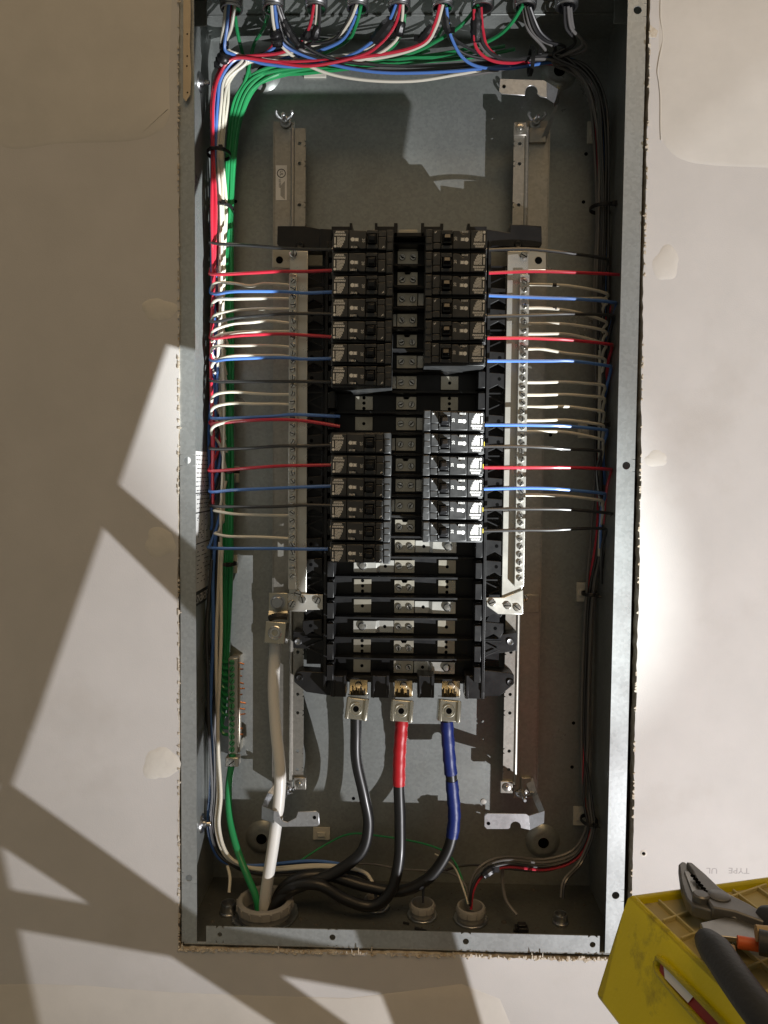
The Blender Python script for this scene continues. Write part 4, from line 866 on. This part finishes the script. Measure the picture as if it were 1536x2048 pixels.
bushing('conduit_bushing', 530, 1832, 60, 33, 21, 'pvc', 'large ribbed grey plastic bushing in the floor of the box', 16)
bushing('conduit_bushing', 845, 1800, 66, 15, 17, 'pvc', 'plain grey bushing under the blue-taped cable', 10)
bushing('conduit_bushing', 942, 1800, 60, 17, 18, 'pvc', 'grey bushing with taped wires leaving it, right of centre', 10)
bushing('conduit_bushing', 752, 1775, 84, 14, 12, 'pvc', 'grey bushing half hidden behind the red-taped cable', 10)
bushing('small_fitting', 1122, 1800, 58, 8, 12, 'zinc', 'small metal cable fitting near the right corner of the floor', 6)
bushing('small_fitting', 457, 1805, 62, 9, 14, 'zinc', 'small metal cable fitting in the lower left corner', 6)
# ================================================================== tape wraps on wires, cable-tie mounts, ties
def wrap(pts, r, label):
    P = spline(px(pts), 5); n_ = len(P); rr = [r*(.75+.35*math.sin(math.pi*min(1, max(0, i/(n_-1))))+.09*math.sin(i*2.3)) for i in range(n_)]
    o = part('tape_marker', MB().tube(P, rr, 9), 'tapeK'); tag(o, label, 'tape')
    e = P[-1]; part('tape_flag', MB().box(e.x-5, e.x+6, e.y-5, e.y-4.4, e.z-3, e.z+4), 'tapeK', o).rotation_euler = (0, 0, 0)
wrap([(449, 70, 60), (449, 98, 68)], 5, 'black tape around the wires just under the leftmost fitting')
wrap([(452, 104, 68), (446, 122, 76), (438, 134, 82)], 8, 'lump of black tape at the upper left corner bend')
wrap([(549, 58, 52), (553, 74, 60), (556, 94, 66)], 7, 'black tape on the wires under the second fitting')
wrap([(566, 38, 50), (580, 68, 60), (600, 96, 68)], 5, 'second black tape wrap slanting right under the second fitting')
wrap([(620, 60, 60), (610, 80, 66)], 5, 'black tape on the wires under the third fitting')
wrap([(636, 52, 56), (628, 80, 66)], 5, 'black tape just right of the wires under the third fitting')
wrap([(784, 38, 50), (765, 62, 58), (748, 82, 68)], 7, 'wide black tape slanting left under the fifth fitting')
wrap([(804, 42, 52), (796, 72, 62)], 5.5, 'black tape hanging straight under the fifth fitting')
wrap([(862, 52, 54), (850, 68, 60), (836, 82, 68)], 4.2, 'black tape on the red and white pair under the sixth fitting')
wrap([(889, 18, 42), (892, 48, 52), (899, 66, 60)], 4.6, 'black tape under the right side of the sixth fitting')
wrap([(952, 22, 40), (952, 56, 50), (952, 84, 58)], 6.2, 'long black tape under the seventh fitting')
wrap([(965, 1752, 60), (978, 1742, 62), (988, 1736, 66)], 5.5, 'black tape on wires leaving the right of centre bushing')
def tie_mount(x, y, d, label, w_=22, h_=34, tie=None):
    p = U(x, y, d); t = thing('cable_tie_mount', label, 'tie mount', (p.x, BD, p.z))
    sx, sz = w_/2*.6, h_/2*.6
    part('adhesive_base', MB().box(-sx, sx, -3.2, -.1, -sz, sz), 'nylon', t, bevel=.6); part('saddle', MB().box(-sx*.5, sx*.5, -6, -3.1, -sz*.35, sz*.35), 'nylon', t, bevel=.6)
for x, y, w_, h_, lb_ in ((630, 143, 48, 26, 'white adhesive tie mount behind the wires along the top'), (463, 255, 20, 46, 'white adhesive tie mount beside the upper left bundle'),
    (467, 949, 26, 36, 'white adhesive tie mount at mid height of the green bundle'), (465, 1128, 22, 40, 'white adhesive tie mount low on the green bundle'), (1185, 265, 22, 46, 'white adhesive tie mount beside the upper right bundle'),
    (1167, 858, 24, 40, 'white adhesive tie mount at mid height of the right bundle'), (1163, 1184, 22, 42, 'white adhesive tie mount low on the right bundle'), (1160, 1632, 30, 42, 'white adhesive tie mount near the lower right corner'), (643, 1667, 38, 28, 'white adhesive tie mount on the back plate near the bottom')):
    tie_mount(x, y, BD-2, lb_, w_, h_)
def zip_tie(x, y, d, rx, ry, label, horiz=True, tail=6):
    p = U(x, y, d); n_ = 20; P = []
    for i in range(n_+1):
        a = 2*math.pi*i/n_; P.append((p.x+rx*math.cos(a), p.y+ry*math.sin(a), p.z) if horiz else (p.x, p.y+ry*math.sin(a), p.z+rx*math.cos(a)))
    mb = MB()
    for dz in (-1.3, 0, 1.3): mb.tube([(q[0]+(0 if horiz else dz), q[1], q[2]+(dz if horiz else 0)) for q in P], 1.1, 6)
    o = part('cable_tie', mb, 'tie'); tag(o, label, 'cable tie')
    part('tie_head', MB().box(p.x+rx*.3, p.x+rx*.3+5, p.y-ry-3.2, p.y-ry+1, p.z-3, p.z+3), 'tie', o, bevel=.6)
    part('tie_tail', MB().tube([(p.x+rx*.4, p.y-ry-1, p.z), (p.x+rx*.4+tail, p.y-ry-4, p.z-tail*.3)], 1, 5), 'tie', o)
for x, y, d, rx, ry, lb_ in ((438, 308, 100, 14, 18, 'black cable tie round the upper left bundle'), (444, 417, 108, 14, 20, 'black cable tie below it, where the green wires join'), (452, 943, 122, 17, 12, 'black cable tie round the green bundle beside a white mount'), (450, 1127, 122, 15, 12, 'black cable tie low on the green bundle'),
    (1208, 417, 106, 17, 18, 'black cable tie round the upper right bundle'), (1203, 850, 112, 16, 16, 'black cable tie at mid height of the right bundle'), (1180, 1187, 118, 10, 14, 'black cable tie low on the right bundle'), (1178, 1640, 104, 10, 14, 'black cable tie near the lower right corner')):
    zip_tie(x, y, d, rx, ry, lb_)
zip_tie(1062, 122, 92, 15, 18, 'black cable tie round the top run of wires', False)
# ================================================================== odds and ends on the floor of the box
tag(part('plastic_strap', MB().tube(spline([Vector(U(1006, 1715, 92)), Vector(U(1005, 1760, 80)), Vector(U(1012, 1800, 56)), Vector(U(1034, 1830, 42))], 6), 2.2, 8), 'grey'), 'thin grey strap standing up from the floor, right of the bushing', 'strap')
v = U(1038, 1838, 36); q = MB()
for i in range(7): q.box(v.x+jit(7)-4, v.x+jit(7)+4, 34+jit(5)-3, 34+jit(5)+3, BB+.3+i*1.2, BB+4+i*1.6)
tag(part('tape_scrap', q, 'tapeK', bevel=.6), 'crumpled scrap of black tape on the floor of the box', 'tape scrap')
v = U(842, 1848, 30); q = MB().tube([(v.x-7, 36, BB+2.2), (v.x+7, 30, BB+2.2)], 1.9, 8); tag(part('insulation_scrap', q, 'tie'), 'short black offcut of insulation on the floor', 'offcut')
v = U(812, 1815, 44); tag(part('insulation_scrap', MB().tube([(v.x-3, 48, BB+1.6), (v.x+4, 46, BB+1.6)], 1.4, 8), 'tie'), 'tiny black offcut left of the plain bushing', 'offcut')
v = U(886, 1856, 24); tag(part('pellet', MB().lathe((v.x, 24, BB+2.2), (0, 0, 1), [(.4, -2), (2, -1), (2.1, .8), (.4, 2)], 8), 'nylon'), 'single pale pellet near the front of the floor', 'pellet')
# ================================================================== step ladder at the lower right
CA, CB_, CO = Vector((.965, .264, 0)), Vector((.264, -.965, 0)), Vector((136, -415, -250))
lad = thing('step_ladder', 'yellow-topped step ladder with red rails at the lower right', 'ladder', CO)
def lp(n_, mb, m, parent=lad, **k):
    o = part(n_, mb, m, None, **k); o.parent = parent
    if parent is lad: o.location = -CO*MM
    return o
def C3(a, b, z): return CO+CA*a+CB_*b+Vector((0, 0, z))
AL, BL = 100, 330
# moulded cap: hollow skirt flaring downwards, recessed ribbed tray on top
cap = MB(); o0 = [(0, 0), (AL, 0), (AL, BL), (0, BL)]
def ring(ins, z, flare=0): return [C3(ins-flare, ins-flare*.2, z), C3(AL-ins+flare, ins-flare*.2, z), C3(AL-ins+flare, BL-ins+flare, z), C3(ins-flare, BL-ins+flare, z)]
R_ = [ring(6, -5), ring(4.5, -.5), ring(2, 0), ring(0, -3), ring(0, -12, 3), ring(0, -62, 17), ring(3, -66, 17)]
vs = [v for r_ in R_ for v in r_]; fs = []
for k in range(len(R_)-1):
    for i in range(4): j = (i+1) % 4; fs.append((k*4+j, k*4+i, (k+1)*4+i, (k+1)*4+j))
cap.add(vs, [t[::-1] for t in fs]); lp('top_cap', cap, 'yellow', bevel=2.2, seg=3)
tr = MB(); q = ring(5, -4.2); tr.add([v for v in q]+[v-Vector((0, 0, 3)) for v in q], [(0, 1, 2, 3), (7, 6, 5, 4), (0, 4, 5, 1), (1, 5, 6, 2), (2, 6, 7, 3), (3, 7, 4, 0)]); ty = lp('tray', tr, 'tray')
def beam(a, b, w_, h_, up=Vector((0, 0, 1))):
    a, b = Vector(a), Vector(b); t = (b-a).normalized(); s = t.cross(up).normalized(); n_ = s.cross(t); m = MB()
    vs = [p+s*x*w_/2+n_*y*h_/2 for p in (a, b) for x, y in ((-1, -1), (1, -1), (1, 1), (-1, 1))]
    m.add(vs, [(3, 2, 1, 0), (4, 5, 6, 7), (0, 1, 5, 4), (1, 2, 6, 5), (2, 3, 7, 6), (3, 0, 4, 7)]); return m
for b in range(16, BL-10, 17):
    o = part('tray_rib', beam(C3(7, b+10, -3.2), C3(AL-7, b-10, -3.2), 1.3, 3), 'rib', bevel=.5); o.parent = lad; o.location = -CO*MM
for a in (17, 34, 51, 68, 85):
    o = part('tray_rib', beam(C3(a, 7, -3.1), C3(a+4, BL-7, -3.1), 1.3, 3), 'rib', bevel=.5); o.parent = lad; o.location = -CO*MM
# slot moulded in the long side: red inside, raised yellow lip, white patch painted for the glare
lp('slot_lip', MB().tube(spline([C3(-5, 40, -15), C3(-5, 48, -12.5), C3(-5, 110, -12), C3(-5, 210, -12), C3(-7.5, 208, -22), C3(-7.2, 100, -21), C3(-6.5, 46, -20.5), C3(-5, 40, -15)], 5), 1.9, 8), 'yellow')
lp('slot_recess', MB().add([C3(-5.2, 43, -13.4), C3(-5.2, 208, -12.6), C3(-7.3, 207, -21.4), C3(-7.0, 44, -20)], [(0, 1, 2, 3), (3, 2, 1, 0)]), 'fibre')
lp('slot_glint', MB().add([C3(-5.7, 46, -13.6), C3(-5.9, 72, -13.4), C3(-7.4, 70, -18), C3(-7.4, 50, -18.2)], [(0, 1, 2, 3), (3, 2, 1, 0)]), 'ink')
# ladder rails, and blockers added for their shadows, before the work light
def S(x, y): return U(x, y, 0)
def Q(x, y, q): s = S(x, y); return s+(LK-s)*(q/-LK.y)
def member(n_, quad, qs, th, m='fibre'):
    P = [Q(x, y, q_) for (x, y), q_ in zip(quad, qs)]; n = len(P); k = MB(); d = Vector((0, -th, 0))
    k.add(P+[p+d for p in P], [tuple(range(n)), tuple(range(2*n-1, n-1, -1))]+[(i, n+i, n+(i+1) % n, (i+1) % n) for i in range(n)]); return lp(n_, k, m)
member('front_rail', [(410, 462), (60, 1460), (-420, 1460), (60, 500)], (432, 505, 505, 438), 8)
sh = MB(); sv = [(236, -394), (316, -446), (462, -532), (462, -840), (215, -840)]
sh.add([(x, y, -262) for x, y in sv]+[(x, y, -274) for x, y in sv], [(4, 3, 2, 1, 0), (5, 6, 7, 8, 9)]+[(i, (i+1) % 5, 5+(i+1) % 5, 5+i) for i in range(5)]); lp('shadow_shelf', sh, 'yellow', bevel=1.5)  # unseen shelf, added to shade the upper left wall
member('front_rail_foot', [(58, 1464), (20, 1566), (-420, 1500), (-420, 1464)], (505, 506, 506, 505), 8)
member('shadow_blocker', [(1060, 430), (1004, 775), (842, 800), (655, 770), (690, 430)], (345, 372, 374, 372, 345), 8)  # added blocker, outline cut to the shadow over the upper breakers
member('shadow_blocker_lower', [(842, 803), (798, 850), (786, 1150), (660, 1440), (470, 1440), (655, 773)], (374, 379, 402, 430, 430, 372), 8)  # same added blocker, continued along the shadow edge lower down
member('shadow_blocker_foot', [(640, 1444), (690, 1640), (470, 1640), (470, 1444)], (430, 450, 450, 430), 12)  # end of the blocker, added to keep the white cable in shadow
member('spreader', [(235, 965), (560, 1240), (560, 1400), (205, 1050)], (452, 440, 440, 452), 5)
member('rear_step', [(20, 1564), (720, 2062), (580, 2062), (-40, 1660)], (505, 470, 470, 505), 5)
member('rear_step', [(-40, 1768), (760, 1914), (760, 1982), (-40, 1841)], (520, 480, 480, 520), 5)
member('rear_leg', [(718, 1850), (903, 1850), (990, 2150), (835, 2150)], (440, 440, 470, 470), 6)
member('side_blocker', [(-500, 1400), (-62, 1400), (80, 2064), (-500, 2064)], (560, 560, 580, 580), 6)  # unseen panel, shaped to darken the far lower left wall
lp('blocker_bar', beam(C3(AL-4, 60, -40), Q(870, 470, 352), 14, 20), 'fibre')  # made-up bar joining the cap to the added blocker
# ------------------------------------------------------------------ wire stripper on the tray
CT = lambda x, y, z=-240: UZ(x, y, z)
ws = thing('wire_stripper', 'grey wire stripper with dark curved handles lying on the ladder tray', 'wire stripper', CT(1440, 1800, -244))
WO = -CT(1440, 1800, -244)
def flat(n_, pts, z0, z1, m, bev=1, parent=ws):
    P = [UZ(x, y, z1) for x, y in pts]; k = len(P); mb = MB(); vs = [(p.x, p.y, z1) for p in P]+[(p.x, p.y, z0) for p in P]
    ar = sum(P[i].x*P[(i+1) % k].y-P[(i+1) % k].x*P[i].y for i in range(k))
    fs = [tuple(range(k)), tuple(range(2*k-1, k-1, -1))]+[(i, k+i, k+(i+1) % k, (i+1) % k) for i in range(k)]
    if ar < 0: fs = [t[::-1] for t in fs]
    mb.add(vs, fs); o = part(n_, mb, m, None, bevel=bev); o.parent = ws; o.location = WO*MM
    return o
flat('lower_jaw', [(1357, 1728), (1364, 1722), (1372, 1724), (1384, 1742), (1410, 1790), (1425, 1815), (1470, 1822), (1536, 1838), (1536, 1850), (1440, 1826), (1385, 1810), (1372, 1795), (1362, 1765)], -246, -239, 'tool')
flat('upper_jaw', [(1372, 1723), (1384, 1724), (1412, 1748), (1440, 1775), (1460, 1788), (1500, 1808), (1536, 1830), (1536, 1846), (1470, 1822), (1425, 1814), (1405, 1785), (1385, 1742)], -243, -236, 'tool')
flat('gauge_plate', [(1368, 1742), (1378, 1742), (1402, 1775), (1412, 1792), (1404, 1803), (1390, 1800)], -239, -238, 'toolp', .4)
flat('spring_plate', [(1400, 1845), (1450, 1834), (1500, 1842), (1536, 1850), (1536, 1880), (1480, 1876), (1412, 1868)], -243, -240, 'toolp', .5)
for x, y, r in ((1438, 1796, 6.2), (1402, 1795, 4.6)):
    p = CT(x, y, -237); o = part('pivot', MB().lathe(Vector((p.x, p.y, -240)), (0, 0, 1), [(r, 0), (r, 4.6), (r*.8, 5.4), (.1, 5.5)], 20), 'tool'); o.parent = ws; o.location = WO*MM
for i in range(6):
    p = CT(1386+i*5.2, 1752+i*6.2, -236); o = part('strip_hole', MB().lathe(Vector((p.x, p.y, -236.2)), (0, 0, 1), [(1.5, 0), (1.5, .4)], 10), 'hole'); o.parent = ws; o.location = WO*MM
def grip(pts, r, m, n_='grip'):
    P = spline([UZ(x, y, z) for x, y, z in pts], 6); k = len(P); o = part(n_, MB().tube(P, [r*(.8+.3*min(1, i/5)) for i in range(k)], 14), m); o.parent = ws; o.location = WO*MM
grip([(1412, 1880, -236), (1436, 1908, -232), (1470, 1958, -230), (1510, 2012, -230), (1560, 2070, -232), (1640, 2150, -236)], 7.2, 'grip')
grip([(1525, 1836, -240), (1560, 1850, -238), (1620, 1890, -236), (1700, 1960, -236)], 8, 'grip')
flat('return_spring', [(1410, 1886), (1440, 1880), (1470, 1890), (1472, 1900), (1440, 1898)], -243, -241, 'tan', .3)
# second tool, only its end in view
t2 = thing('screwdriver', 'tan and black tool end with an orange stripe at the right edge of the tray', 'screwdriver', CT(1520, 1880, -240))
TO = -CT(1520, 1880, -240)
def g2(n_, pts, r, m):
    P = spline([UZ(x, y, z) for x, y, z in pts], 5); o = part(n_, MB().tube(P, r, 14), m); o.parent = t2; o.location = TO*MM
g2('tan_end', [(1512, 1866, -230), (1530, 1868, -230), (1600, 1874, -230)], 4, 'tan'); g2('black_end', [(1518, 1884, -230), (1545, 1890, -230), (1620, 1904, -230)], 6, 'grip'); g2('orange_stripe', [(1475, 1884, -238), (1500, 1888, -238), (1530, 1892, -238), (1560, 1896, -238)], 3.2, 'orange')
